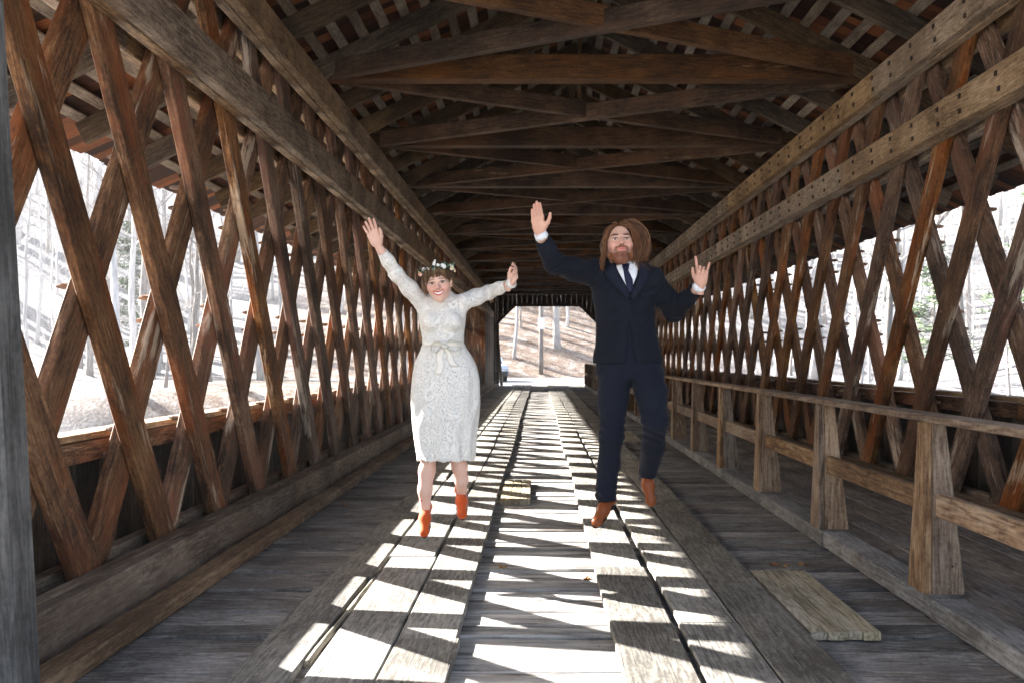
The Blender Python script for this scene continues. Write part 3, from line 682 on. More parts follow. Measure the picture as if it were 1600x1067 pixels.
# ------------------------------------------------------------------ bodies: signed-distance modelling
from mathutils.bvhtree import BVHTree
def smin(a, b, k):
    if k <= 0: return np.minimum(a, b)
    h = np.maximum(k - np.abs(a - b), 0) / k; return np.minimum(a, b) - h * h * k * .25
def smax(a, b, k): return -smin(-a, -b, k)
class Field:
    def __init__(s, lo, hi, res):
        s.lo = np.array(lo, float); s.res = res; s.n = (np.ceil((np.array(hi) - s.lo) / res).astype(int) + 1)
        s.D = np.full(tuple(s.n), 1.0, np.float32)
    def _sub(s, lo, hi):
        a = np.clip(((np.array(lo) - s.lo) / s.res).astype(int) - 2, 0, s.n); b = np.clip(((np.array(hi) - s.lo) / s.res).astype(int) + 3, 0, s.n)
        if np.any(b <= a): return None
        sl = tuple(slice(i, j) for i, j in zip(a, b))
        g = [s.lo[i] + s.res * np.arange(a[i], b[i]) for i in range(3)]
        return sl, np.stack(np.meshgrid(*g, indexing='ij'), -1)
    def op(s, fn, lo, hi, k=0.0, mode='add'):
        q = s._sub(np.array(lo) - k - .01, np.array(hi) + k + .01)
        if q is None: return
        sl, P = q; d = fn(P)
        if mode == 'add': s.D[sl] = smin(s.D[sl], d, k)
        elif mode == 'cut': s.D[sl] = smax(s.D[sl], -d, k)
    def cone(s, a, b, ra, rb, k=.02, mode='add'):
        a, b = np.array(a, float), np.array(b, float); ab = b - a; L2 = max(float(ab @ ab), 1e-9); m = max(ra, rb)
        def fn(P):
            t = np.clip(((P - a) @ ab) / L2, 0, 1); return np.linalg.norm(P - a - t[..., None] * ab, axis=-1) - (ra + (rb - ra) * t)
        s.op(fn, np.minimum(a, b) - m, np.maximum(a, b) + m, k, mode)
    def chain(s, pts, rs, k=.02):
        for i in range(len(pts) - 1): s.cone(pts[i], pts[i + 1], rs[i], rs[i + 1], k)
    def ell(s, c, r, k=.02, mode='add', R=None):
        c, r = np.array(c, float), np.array(r, float); m = r.max()
        def fn(P):
            q = P - c
            if R is not None: q = q @ R
            k0 = np.linalg.norm(q / r, axis=-1); k1 = np.linalg.norm(q / (r * r), axis=-1) + 1e-9; return k0 * (k0 - 1) / k1
        s.op(fn, c - m, c + m, k, mode)
    def loft(s, st, k=.03, mode='add', extra=None, zpad=0.0):
        """st: rows (z, cx, cy, rx, ry) from low z to high z"""
        st = np.array(sorted(st)); z = st[:, 0]
        m = max(st[:, 3].max(), st[:, 4].max())
        lo = [st[:, 1].min() - m, st[:, 2].min() - m, z[0] - .01]; hi = [st[:, 1].max() + m, st[:, 2].max() + m, z[-1] + .01]
        def sm(zz, col):       # smooth interpolation through the stations
            return np.interp(zz, zf, np.interp(np.linspace(0, 1, len(zf)), np.linspace(0, 1, len(zf)), cols[col]))
        zf = np.linspace(z[0], z[-1], 160); cols = {}
        for c in range(1, 5):
            y = np.interp(zf, z, st[:, c]); ker = np.hanning(19); ker /= ker.sum(); cols[c] = np.convolve(np.pad(y, 9, mode='edge'), ker, 'valid')
        def fn(P):
            zz = P[0, 0, :, 2]; cx, cy, rx, ry = (np.interp(zz, zf, cols[c]) for c in range(1, 5))
            X, Yv = P[..., 0] - cx, P[..., 1] - cy
            k0 = np.sqrt((X / rx) ** 2 + (Yv / ry) ** 2); g = np.sqrt((X / rx ** 2) ** 2 + (Yv / ry ** 2) ** 2) + 1e-6
            d = k0 * (k0 - 1) / g
            d = np.where(k0 < .3, -np.minimum(rx, ry) * .7, d)
            if extra is not None: d = d + extra(P, np.arctan2(Yv / ry, X / rx), zz)
            return np.maximum(d, np.maximum(P[..., 2] - z[-1], z[0] - P[..., 2]))
        s.op(fn, lo, hi, k, mode)
    def warp(s, fn):
        near = np.abs(s.D) < .05; idx = np.argwhere(near); P = s.lo + idx * s.res
        s.D[near] += fn(P).astype(np.float32)
    def mesh(s):
        D = s.D; ins = D < 0
        a = ins[:-1, :-1, :-1]; allc = np.zeros(a.shape, np.int8)
        for i in (0, 1):
            for j in (0, 1):
                for k in (0, 1): allc += ins[i:i + a.shape[0], j:j + a.shape[1], k:k + a.shape[2]]
        act = (allc > 0) & (allc < 8); idx = np.argwhere(act); vid = np.full(a.shape, -1, np.int64); vid[act] = np.arange(len(idx))
        acc = np.zeros((len(idx), 3)); cnt = np.zeros(len(idx))
        off = [(i, j, k) for i in (0, 1) for j in (0, 1) for k in (0, 1)]
        for o1 in off:
            for ax in range(3):
                if o1[ax]: continue
                o2 = list(o1); o2[ax] = 1
                d1 = D[tuple((idx + o1).T)]; d2 = D[tuple((idx + o2).T)]
                m = (d1 < 0) != (d2 < 0); t = np.where(m, d1 / np.where(m, d1 - d2, 1), 0)
                p = np.array(o1, float) + np.zeros((len(idx), 3)); p[:, ax] = t
                acc[m] += p[m]; cnt[m] += 1
        V = s.lo + (idx + acc / cnt[:, None]) * s.res
        F = []
        for ax in range(3):
            b, c = (ax + 1) % 3, (ax + 2) % 3
            sl1 = [slice(None)] * 3; sl2 = [slice(None)] * 3; sl1[ax] = slice(None, -1); sl2[ax] = slice(1, None)
            e = ins[tuple(sl1)] != ins[tuple(sl2)]
            q = np.argwhere(e); q = q[(q[:, b] > 0) & (q[:, c] > 0) & (q[:, b] < D.shape[b] - 1) & (q[:, c] < D.shape[c] - 1)]
            eb = np.zeros(3, int); eb[b] = 1; ec = np.zeros(3, int); ec[c] = 1
            ids = [vid[tuple((q - o).T)] for o in (eb + ec, ec, 0 * eb, eb)]
            f = np.stack(ids, -1); flip = ~ins[tuple(q.T)]
            f[flip] = f[flip][:, ::-1]; F.append(f)
        F = np.concatenate(F); F = F[(F >= 0).all(1)]
        return V, F
def to_mesh(name, V, F, mats, col=None, smooth=True):
    me = bpy.data.meshes.new(name); me.vertices.add(len(V)); me.vertices.foreach_set('co', np.asarray(V, np.float32).ravel())
    F = np.asarray(F); n = len(F); me.loops.add(n * 4); me.polygons.add(n)
    me.loops.foreach_set('vertex_index', F.astype(np.int32).ravel()); me.polygons.foreach_set('loop_start', np.arange(0, n * 4, 4, dtype=np.int32))
    me.update(calc_edges=True); me.polygons.foreach_set('use_smooth', np.ones(n, bool))
    for m in (mats if isinstance(mats, list) else [mats]): me.materials.append(m)
    if col is not None:
        at_ = me.color_attributes.new('tint', 'FLOAT_COLOR', 'POINT'); at_.data.foreach_set('color', np.concatenate([col, np.ones((len(col), 1))], 1).astype(np.float32).ravel())
    me.validate(); me.update(); return me
def xform(V, F, o, r, f, u):
    """local (x, y, z) along r, f, u from o"""
    B = np.array([r, f, u], float); W = np.asarray(V) @ B + np.array(o, float)
    if np.linalg.det(B) < 0: F = F[:, ::-1]
    return W, F
def merge(parts):
    V, F, Cc, n = [], [], [], 0
    for v, f, c in parts: V.append(v); F.append(f + n); Cc.append(c); n += len(v)
    return np.concatenate(V), np.concatenate(F), np.concatenate(Cc)
def lerp_col(c, m, t): return c * (1 - m[:, None]) + np.array(t) * m[:, None]
def blob(L, c, r, soft=.35):        # soft mask of an ellipsoid in local coordinates
    k = np.linalg.norm((L - np.array(c)) / np.array(r), axis=1); return np.clip((1 + soft - k) / soft, 0, 1) if soft else (k < 1).astype(float)
def A(px, py, Y): return np.array(at(px, py, Y))
def skin_mat(name):
    s = NT(name); at_ = s.n('ShaderNodeAttribute', attribute_name='tint'); tc = s.n('ShaderNodeTexCoord')
    n = s.noise(tc.outputs['Object'], 60, 3); col = s.mix(.03, at_.outputs['Color'], s.mix(n, C(.5, .2, .15), C(.85, .65, .55)))
    s.b.inputs['Subsurface Weight'].default_value = .06; s.b.inputs['Subsurface Radius'].default_value = (.6, .25, .15); s.b.inputs['Subsurface Scale'].default_value = .004
    return s.out(col, .5, .35)
def cloth_mat(name, c, scale=900, amt=.25, rough=.85, sheen=.25, vary=.1):
    s = NT(name); tc = s.n('ShaderNodeTexCoord'); p = tc.outputs['Object']
    n = s.noise(p, 7, 4); f = s.noise(s.vmath('MULTIPLY', p, (scale, scale * .4, scale)), 1, 2)
    col = s.mix(n, tuple(x * (1 - vary) for x in c[:3]) + (1,), tuple(min(1, x * (1 + vary)) for x in c[:3]) + (1,))
    s.b.inputs['Sheen Weight'].default_value = sheen; s.b.inputs['Sheen Roughness'].default_value = .4
    s.bump(f, amt, .002); return s.out(col, rough, .2)
SKIN_M, SKIN_W = skin_mat('man_skin'), skin_mat('woman_skin')
M['suit'] = cloth_mat('navy_jacket_cloth', C(.0052, .0068, .013), sheen=.04); M['trouser'] = cloth_mat('navy_trouser_cloth', C(.0068, .0088, .0175), sheen=.05)
M['lapel'] = cloth_mat('lapel_cloth', C(.008, .0105, .021), sheen=.08); M['shirt'] = cloth_mat('shirt_cotton', C(.74, .75, .80), rough=.8, sheen=.1); M['tie'] = cloth_mat('tie_silk', C(.008, .009, .032), rough=.45, sheen=.05)
def lace():
    s = NT('white_lace'); tc = s.n('ShaderNodeTexCoord'); p = tc.outputs['Object']
    v = s.n('ShaderNodeTexVoronoi', feature='DISTANCE_TO_EDGE'); s.put(v, 'Vector', s.vmath('ADD', p, s.vmath('MULTIPLY', s.n('ShaderNodeTexNoise', i_Vector=p, i_Scale=30.0).outputs['Color'], (.02, .02, .02)))); s.put(v, 'Scale', 58)
    v2 = s.n('ShaderNodeTexVoronoi', feature='DISTANCE_TO_EDGE'); s.put(v2, 'Vector', p); s.put(v2, 'Scale', 140)
    hole = s.math('MULTIPLY', s.maprange(v.outputs[0], .08, .25), s.maprange(v2.outputs[0], .05, .2))
    at_ = s.n('ShaderNodeAttribute', attribute_name='tint')           # lining under the lace: skin at the yoke and sleeves, ivory elsewhere
    col = s.mix(s.math('MULTIPLY', s.math('MULTIPLY', hole, .45), s.maprange(s.noise(p, 22, 4, .7), .35, .6, .25, 1.0)), C(.80, .78, .745), at_.outputs['Color'])
    s.b.inputs['Sheen Weight'].default_value = .15
    s.bump(s.math('SUBTRACT', 1.0, hole), .8, .006); return s.out(col, .95, .04)
M['lace'] = lace(); M['ribbon'] = cloth_mat('cream_ribbon', C(.76, .73, .67), scale=300, rough=.6)
def hair_mat(name, a, b, c):
    s = NT(name); g = s.n('ShaderNodeNewGeometry'); r = g.outputs['Random Per Island']
    return s.out(s.ramp(r, [(.1, a), (.5, b), (.95, c)]), .42, .4)
M['hair_m'] = hair_mat('auburn_hair', C(.025, .009, .004), C(.12, .045, .017), C(.36, .165, .07)); M['hair_w'] = hair_mat('dark_blond_hair', C(.04, .021, .010), C(.13, .07, .032), C(.34, .22, .115))
M['leather'] = cloth_mat('tan_leather', C(.20, .055, .018), scale=200, amt=.15, rough=.32, sheen=0, vary=.35); M['suede'] = cloth_mat('rust_suede', C(.50, .075, .014), scale=400, rough=.8, sheen=.4, vary=.2); M['sole'] = simple('shoe_sole', C(.045, .022, .014), .55)

# head ------------------------------------------------------------------------------------
def head(male, res=.0028):
    """local frame: x to the viewer's right, y to the front, z up; origin between the ears"""
    f = Field((-.12, -.15, -.21), (.12, .16, .16), res)
    g = 1.0 if male else .93
    def S(*p): return np.array(p) * g
    f.ell(S(0, -.012, .042), S(.077, .098, .088)); f.ell(S(0, .028, -.028 if male else -.022), S(.064 if male else .061, .064, .088 if male else .080), .03)
    jw = .054 if male else .048
    for sx in (-1, 1):
        f.cone(S(sx * jw, .0, -.055 if male else -.048), S(sx * .016, .066, -.10 if male else -.088), .022 * g, (.021 if male else .016) * g, .03)
        f.ell(S(sx * .043, .058, -.018), S(.024, .026, .022), .03)
        f.ell(S(sx * .034, .100, .006), S(.020, .021, .0115), .012, 'cut')
        f.ell(S(sx * .033, .0735, .008), S(.0155, .0155, .0135), .004)
        f.cone(S(sx * .02, .0885, .019), S(sx * .047, .079, .016), .0055 * g, .005 * g, .008)     # upper lid
        f.ell(S(sx * .079, -.008, -.004), S(.010, .020, .033), .006)
    f.ell(S(0, .073, -.104 if male else -.092), S(.022 if male else .016, .018, .016), .025)
    f.cone(S(-.034, .081, .029), S(.034, .081, .029), .0115 * g, .0115 * g, .02)
    f.cone(S(0, .088, .022), S(0, .113, -.020), .0075 * g, .0125 * g, .014)
    for sx in (-1, 1): f.ell(S(sx * .013, .1, -.024), S(.0095, .011, .009), .008)
    f.ell(S(0, .086, -.058), S(.032, .016, .022), .02)
    if male:
        f.ell(S(0, .0985, -.050), S(.023, .0085, .006), .006); f.ell(S(0, .0965, -.061), S(.019, .0085, .0068), .006)
        f.ell(S(0, .070, -.104), S(.034, .025, .022), .02)                                  # beard mass
    else:
        for t in np.linspace(-1, 1, 9):
            f.ell(S(.029 * t, .1015 - .013 * t * t, -.0475 + .009 * t * t), S(.008, .007, .0045), .004)
            f.ell(S(.027 * t, .0985 - .012 * t * t, -.0645 + .0125 * t * t), S(.008, .007, .005), .004)
        for sx in (-1, 1): f.ell(S(sx * .042, .068, -.028), S(.02, .02, .018), .02)          # smiling cheeks
    f.cone(S(0, -.03 if male else -.04, -.05), S(0, -.075 if male else -.12, -.20 if male else -.16), (.056 if male else .043) * g, (.06 if male else .046) * g, .02)
    V, F = f.mesh(); L = V / g
    base = np.array([.60, .36, .275] if male else [.66, .42, .335])
    c = np.tile(base, (len(L), 1))
    front = (L[:, 1] > .03)
    def paint(m, t, amt=1.0):
        nonlocal c; c = lerp_col(c, np.where(front, m, 0) * amt, t)
    for sx in (-1, 1): paint(blob(L, (sx * .043, .075, -.025), (.022, .05, .018), .8), (.62, .26, .20), .45)
    paint(blob(L, (0, .115, -.018), (.013, .03, .013), .8), (.62, .26, .20), .4)
    for sx in (-1, 1):
        paint(blob(L, (sx * .033, .09, .009), (.0165, .05, .0085), .2), (.36, .19, .145) if male else (.42, .24, .19), .8)
        paint(blob(L, (sx * .033, .09, .0075), (.0125, .05, .0036 if male else .0046), .1), (.62, .58, .55))
        paint(blob(L, (sx * .033, .09, .0075), (.0066, .05, .0042 if male else .0056), .15), (.075, .06, .05) if male else (.05, .035, .025))
        paint(blob(L, (sx * .033, .09, .0145), (.0165, .05, .0030), .15), (.06, .03, .02) if male else (.03, .02, .015))
        paint(blob(L, (sx * .034, .085, .0315 - 0), (.021, .05, .0060), .25), (.085, .034, .018) if male else (.20, .10, .055), .95 if male else .7)
        paint(blob(L, (sx * .007, .105, -.031), (.0045, .02, .004), .3), (.18, .06, .045), .9)
    if male:
        lips = np.maximum(blob(L, (0, .1, -.050), (.024, .03, .0055), .15), blob(L, (0, .1, -.061), (.020, .03, .0065), .15))
        beard = blob(L, (0, .06, -.104), (.066, .09, .040), .35)
        beard = np.maximum(beard, blob(L, (0, .1, -.0425), (.033, .03, .0075), .35))
        for sx in (-1, 1): beard = np.maximum(beard, np.maximum(blob(L, (sx * .032, .09, -.062), (.010, .05, .022), .5) * .8, blob(L, (sx * .06, .02, -.055), (.02, .05, .05), .5) * .75))
        n = np.sin(L[:, 0] * 900 + 3 * np.sin(L[:, 2] * 500)) * .5 + .5
        c = lerp_col(c, np.where(L[:, 1] > -.01, beard, 0) * (.86 + .14 * n), (.13, .036, .013))
        paint(lips, (.52, .17, .14))
        paint(blob(L, (0, .1, -.0555), (.021, .03, .0016), .2), (.16, .05, .04))
    else:
        zc = -.0475 + .009 * (L[:, 0] / .029) ** 2
        zl = -.0645 + .0125 * (L[:, 0] / .027) ** 2
        inx = np.abs(L[:, 0]) < .034
        lips = np.where(inx & ((np.abs(L[:, 2] - zc) < .0052) | (np.abs(L[:, 2] - zl) < .0058)), 1.0, 0)
        teeth = np.where((np.abs(L[:, 0]) < .0275) & (L[:, 2] < zc - .0035) & (L[:, 2] > zl + .0035), 1.0, 0)
        paint(lips, (.50, .09, .08)); paint(teeth, (.86, .82, .78))
    if not male: V = V * np.array([.93, 1.0, .97])
    return V, F, c, g
def hand(curl, spread=.0, thumb=.6, scale=1.0, tint=(.62, .36, .27), res=.0026, side=1):
    """local: x towards the thumb, y along the fingers, z out of the palm; origin at the wrist"""
    f = Field((-.075, -.06, -.05), (.095, .21, .11), res)
    knx = [.030, .010, -.011, -.030]; kny = [.095, .099, .094, .084]; ln = [(.043, .026, .020), (.047, .030, .021), (.043, .028, .020), (.034, .021, .018)]; rr = [.0098, .0102, .0096, .0084]
    f.cone((0, -.06, 0), (0, .01, 0), .0245, .024, .01)
    for i in range(4): f.cone((knx[i] * .55, .018, 0), (knx[i], kny[i], 0), .0165, .0118, .016)
    f.ell((.022, .04, .008), (.018, .03, .015), .015); f.ell((-.022, .04, .007), (.015, .032, .014), .015)
    for i in range(4):
        p = np.array([knx[i], kny[i], 0.]); c = curl[i] if hasattr(curl, '__len__') else curl
        sp = spread * (1.5 - i) * .14; a = 0.0; r = rr[i]
        for j, L in enumerate(ln[i]):
            a += c * (.75, 1.0, .7)[j]
            d = np.array([math.sin(sp) * math.cos(a), math.cos(sp) * math.cos(a), math.sin(a)])
            q = p + d * L; f.cone(p, q, r * (1 - .07 * j), r * (1 - .07 * (j + 1)), .005); p = q
    b = np.array([.024, .030, .010]); m = b + np.array([.026 * (.4 + thumb), .030, .012]); e = m + np.array([.020 * thumb, .030, .004]); t = e + np.array([.010 * thumb - .002, .024, .003])
    f.cone((.014, .012, .004), m, .017, .0125, .014); f.cone(m, e, .0118, .0105, .006); f.cone(e, t, .0104, .0085, .005)
    V, F = f.mesh(); c = np.tile(np.array(tint), (len(V), 1))
    tip = np.clip((V[:, 1] - .12) / .06, 0, 1); c = lerp_col(c, tip * .4, (.62, .27, .22))
    return V * scale, F, c
def unit(v): v = np.array(v, float); return v / np.linalg.norm(v)
def hand_at(parts, wrist, tips, palm, thumb_dir, **kw):
    """wrist point, direction of the fingers, direction the palm faces, side of the thumb"""
    y = unit(tips); z = unit(np.array(palm, float) - y * np.dot(palm, y)); x = np.cross(y, z)
    if np.dot(x, thumb_dir) < 0: x = -x
    V, F, c = hand(**kw); W, F = xform(V, F, wrist, x, y, z); parts.append((W, F, c))
def frame_head(pitch, yaw, roll):
    """viewer-right, front, up vectors of a head facing the camera; pitch > 0 lifts the chin, roll > 0 leans to the viewer's right"""
    R = Matrix.Rotation(yaw, 3, 'Z') @ Matrix.Rotation(roll, 3, 'Y') @ Matrix.Rotation(-pitch, 3, 'X')
    return [np.array(R @ Vector(v)) for v in ((1, 0, 0), (0, -1, 0), (0, 0, 1))]
def catmull(pts, n):
    P = np.array(pts, float); P = np.vstack([2 * P[0] - P[1], P, 2 * P[-1] - P[-2]]); out = []
    for i in range(1, len(P) - 2):
        for t in np.linspace(0, 1, n, endpoint=False):
            a, b, c, d = P[i - 1:i + 3]; out.append(.5 * (2 * b + (c - a) * t + (2 * a - 5 * b + 4 * c - d) * t * t + (3 * b - a - 3 * c + d) * t ** 3))
    out.append(P[-2]); return out
def strands(guides, n, r0, jit, wave, seed, seg=4, clump=9):
    """locks of hair between neighbouring guide curves: hairs gathered in wavy clumps"""
    rg = random.Random(seed); V, F = [], []
    G = [np.array(catmull(g, seg)) for g in guides]; m = len(G[0]); s = np.linspace(0, 1, m)[:, None]
    for _ in range(max(1, n // clump)):
        i = rg.randrange(len(G) - 1); t = rg.random(); base = G[i] * (1 - t) + G[i + 1] * t
        base = base + np.array([rg.gauss(0, jit) for _ in range(3)]) * (.3 + s)
        for fq in (rg.uniform(5, 9), rg.uniform(12, 18)): base = base + np.array([rg.uniform(-1, 1), rg.uniform(-1, 1), rg.uniform(-.6, .6)]) * wave * (6 / fq) * np.sin(s * fq + rg.uniform(0, 6.28)) * np.sqrt(s)
        keep = rg.uniform(.75, 1.0)
        for _ in range(clump):
            c = base + np.array([rg.gauss(0, jit * .55) for _ in range(3)]) * (1 - .55 * s) + np.array([rg.gauss(0, jit * .3) for _ in range(3)]) * s
            c = c[:max(3, int(m * min(1, keep * rg.uniform(.88, 1.06))))]; k = len(c)
            tube(V, F, [tuple(q) for q in c], [r0 * rg.uniform(.6, 1.2) * (1 - .8 * (j / (k - 1)) ** 2) for j in range(k)], 3)
    return V, F
def ear_up(V, F, mats): return mesh('hair', V, F, mats, True)

def drape(name, ea, eb, bvh, off, thick, mat, parent, nu=5, nv=9, smooth=True, base_y=None):
    """cloth strip between two edge polylines (x, z), laid on the front of the body below"""
    ea, eb = np.array(ea, float), np.array(eb, float); V, F = [], []
    def along(e, t):
        s = np.concatenate([[0], np.cumsum(np.linalg.norm(np.diff(e, axis=0), axis=1))]); s /= s[-1]; return np.array([np.interp(t, s, e[:, 0]), np.interp(t, s, e[:, 1])])
    for layer in (0, 1):
        for j in range(nv + 1):
            a, b = along(ea, j / nv), along(eb, j / nv)
            for i in range(nu + 1):
                x, z = a + (b - a) * i / nu
                h = bvh.ray_cast(Vector((x, 3.0, z)), Vector((0, 1, 0)))[0]
                y = h.y if h is not None else base_y
                edge = .5 if i in (0, nu) else 1.0
                V.append((x, y - off - (thick * edge if layer == 0 else -.004), z))
    N = (nu + 1) * (nv + 1); w_ = nu + 1
    for j in range(nv):
        for i in range(nu):
            k = j * w_ + i; F.append((k, k + w_, k + w_ + 1, k + 1)); F.append((N + k, N + k + 1, N + k + w_ + 1, N + k + w_))
    ring = [i for i in range(w_)] + [j * w_ + nu for j in range(1, nv + 1)] + [nv * w_ + i for i in range(nu - 1, -1, -1)] + [j * w_ for j in range(nv - 1, 0, -1)]
    for a, b in zip(ring, ring[1:] + ring[:1]): F.append((a, b, N + b, N + a))
    return link(name, mesh(name, V, F, mat, smooth), parent)
def shoe(o, toe, up, length, boot, leather, sole_m, parent, name='shoe', peep=False):
    """local: y to the toe, z up the instep"""
    f_ = unit(toe); u_ = unit(np.array(up, float) - f_ * np.dot(up, f_)); r_ = np.cross(f_, u_); k = length / .28
    f = Field((-.07, -.10, -.05), (.07, .24, .16), .0032)
    f.ell((0, -.035, .012), (.034, .042, .036)); f.cone((0, -.02, .022), (0, .07, .012), .034, .036, .03); f.cone((0, .07, .010), (0, .165, -.004), .037, .026, .03)
    f.ell((0, .165, -.006), (.031, .035, .019), .02)
    f.cone((0, -.025, .03), (0, -.030, .075 if not boot else .10), .036, .036, .025)
    f.op(lambda P: P[..., 2] + .020 + .0 * P[..., 1], (-.1, -.1, -.06), (.1, .24, -.018), .004, 'cut')
    f.cone((0, -.032, .085 if not boot else .115), (0, -.032, .17), .029, .034, .006, 'cut')
    if peep: f.ell((0, .207, .0), (.020, .026, .015), .004, 'cut')
    V, F = f.mesh(); W, F2 = xform(V * k, F, o, r_, f_, u_)
    s = link(name, to_mesh(name, W, F2, leather), parent)
    g = Field((-.07, -.10, -.09), (.07, .24, .0), .0032)
    def so(P):
        y = P[..., 1]; hw = np.interp(y, [-.08, -.06, -.02, .04, .10, .16, .19, .203], [.012, .030, .032, .032, .039, .033, .019, .004]); zc = -.022
        return np.maximum(np.maximum(np.abs(P[..., 0]) - hw, np.abs(P[..., 2] - zc) - .006), np.maximum(y - .203, -.08 - y))
    g.op(so, (-.06, -.09, -.05), (.06, .21, .0), 0)
    hh = .055 if boot else .022
    g.op(lambda P: np.maximum(np.maximum(np.abs(P[..., 0]) - .026, np.abs(P[..., 1] + .047) - .028), np.maximum(P[..., 2] + .022, -.024 - hh - P[..., 2])), (-.05, -.09, -.09), (.05, .0, -.02), 0)
    V, F = g.mesh(); W, F2 = xform(V * k, F, o, r_, f_, u_)
    link('sole', to_mesh('sole', W, F2, sole_m), s)
    return s, (o, r_, f_, u_, k)
# ------------------------------------------------------------------ the man
def man():
    parts = []
    r, f_, u = frame_head(rad(12), rad(2), rad(-2)); ho = A(967.5, 384, 5.57); hs = 1.10
    V, F, c, g = head(True); W, F2 = xform(V * hs, F, ho, r, f_, u); parts.append((W, F2, c))
    # hidden trunk, arms and legs carry head, hands and feet
    fb = Field(A(800, 860, 5.0) * (1, 0, 1) + (0, 5.1, 0), A(1130, 290, 6.0) * (1, 0, 1) + (0, 6.0, 0), .010)
    fb.loft([(A(0, p, 5.6)[2], A(x, p, 5.6)[0], 5.62, h, d) for p, x, h, d in ((582, 984, .09, .05), (560, 984, .11, .06), (510, 978, .11, .05), (450, 975, .13, .06), (428, 974, .11, .05))])
    RS, RE, RW = A(926, 430, 5.6), A(866, 412, 5.40), A(843.5, 364, 5.29)
    LS, LE, LW = A(1024, 440, 5.6), A(1053, 487, 5.70), A(1095, 446, 5.47)
    fb.chain([RS, RE, RW], [.05, .04, .026]); fb.chain([LS, LE, LW], [.05, .04, .026])
    RH, RK, RA = A(962, 578, 5.62), A(956, 680, 5.54), A(945, 780, 5.62); LH, LK, LA = A(1008, 578, 5.62), A(1024, 657, 5.43), A(1011, 742, 5.74)
    fb.chain([RH, RK, RA], [.05, .045, .035]); fb.chain([LH, LK + (0, .02, 0), LA], [.05, .045, .035]); fb.cone(A(974, 432, 5.62), A(972, 400, 5.60), .055, .052)
    V, F = fb.mesh(); parts.append((V, F, np.tile(np.array([.6, .36, .27]), (len(V), 1))))
    hand_at(parts, RW, A(836, 318, 5.20) - RW, (0.15, -1, .1), (1, 0, .2), curl=.08, spread=-.25, thumb=.75, scale=.98, tint=(.60, .345, .26))
    hand_at(parts, LW, A(1098, 410, 5.42) - LW, (-.25, -1, .25), (-1, 0, 0), curl=(.05, 1.15, 1.1, .12), spread=.9, thumb=.45, scale=.95, tint=(.60, .345, .26))
    V, F, c = merge(parts)
    body = link('person', to_mesh('person', V, F, SKIN_M, c))
    tag(body, 'jumping man in navy suit with long auburn hair and beard, arms raised', 'person')
    # jacket
    j = Field(A(835, 585, 5.2) * (1, 0, 1) + (0, 5.12, 0), A(1118, 345, 5.4) * (1, 0, 1) + (.0, 5.95, 0), .0065)
    def Z(p): return A(0, p, 5.6)[2]
    def X(x): return A(x, 0, 5.6)[0]
    st = [(409, 974, 16, .060), (413, 974, 32, .078), (420, 974, 47, .095), (434, 975, 52, .112), (458, 975, 50, .125), (485, 976.5, 47.5, .124), (507, 978, 46, .118), (530, 980, 48.5, .120), (550, 981, 53, .126), (568, 982, 56, .130)]
    j.loft([(Z(p), X(x), 5.62, h / 250, d) for p, x, h, d in st])
    j.cone(A(955, 416, 5.63), A(928, 419, 5.60), .05, .058, .04); j.cone(A(994, 418, 5.63), A(1020, 432, 5.61), .05, .058, .04)
    RW2 = RW + (RE - RW) * .10; LW2 = LW + (LE - LW) * .10
    j.chain([A(926, 429, 5.59), RE + (A(926, 429, 5.59) - RE) * .5, RE, RE + (RW2 - RE) * .5, RW2], [.078, .068, .060, .052, .045], .035)
    j.chain([A(1020, 441, 5.61), LE + (A(1022, 441, 5.61) - LE) * .5, LE, LE + (LW2 - LE) * .5, LW2], [.078, .068, .060, .052, .046], .035)
    for (w_, e_) in ((RW2, RE), (LW2, LE)):
        d = unit(w_ - e_); j.cone(w_ + d * .02, w_ + d * .09, .060, .060, 0, 'cut'); j.cone(w_ - d * .012, w_ + d * .03, .036, .036, 0, 'cut')
    # the fronts part below the button
    zb = Z(508); zh = Z(570); xb = X(981)
    def gap(P):
        t = np.clip((zb - P[..., 2]) / (zb - zh), 0, 1); return np.maximum(np.maximum(np.abs(P[..., 0] - xb - .006) - (.004 + .03 * t ** 1.6), P[..., 1] - 5.56), P[..., 2] - zb)
    j.op(gap, (xb - .06, 5.3, zh - .02), (xb + .06, 5.58, zb), .008, 'cut')
    # folds: pulled from the button, bunched at shoulders and elbows
    RSn, REn, LEn = np.array(A(926, 429, 5.59)), np.array(RE), np.array(LE)
    btn = np.array([xb, 5.50, Z(497)])
    def folds(P):
        d = np.zeros(len(P))
        q = P - btn; rr_ = np.hypot(q[:, 0], q[:, 2]); ang = np.arctan2(q[:, 2], q[:, 0])
        d += .0055 * np.sin(ang * 7 + .6) * np.exp(-((rr_ - .11) / .09) ** 2) * (P[:, 1] < 5.6)
        for cpt, ax, am in ((REn, RW - RE, .007), (LEn, LW - LE, .007), (RSn, RE - np.array(A(926, 429, 5.59)), .006), (np.array(A(1022, 445, 5.6)), LE - np.array(A(1022, 441, 5.61)), .006)):
            w_ = P - cpt; t = w_ @ unit(ax); rad_ = np.linalg.norm(w_, axis=1)
            d += am * np.sin(t * 190 + 2.2 * np.sin(P[:, 0] * 40) + P[:, 2] * 60) * np.exp(-(rad_ / .085) ** 2)
        d += .0018 * np.sin(P[:, 2] * 55 + 3 * np.sin(P[:, 0] * 22)) 
        return d
    j.warp(folds)
    V, F = j.mesh(); jm = to_mesh('jacket', V, F, M['suit']); jacket = link('jacket', jm, body)
    bvh = BVHTree.FromPolygons([tuple(v) for v in V], [tuple(q) for q in F])
    def P2(*pts): return [(X(a), Z(b)) for a, b in pts]
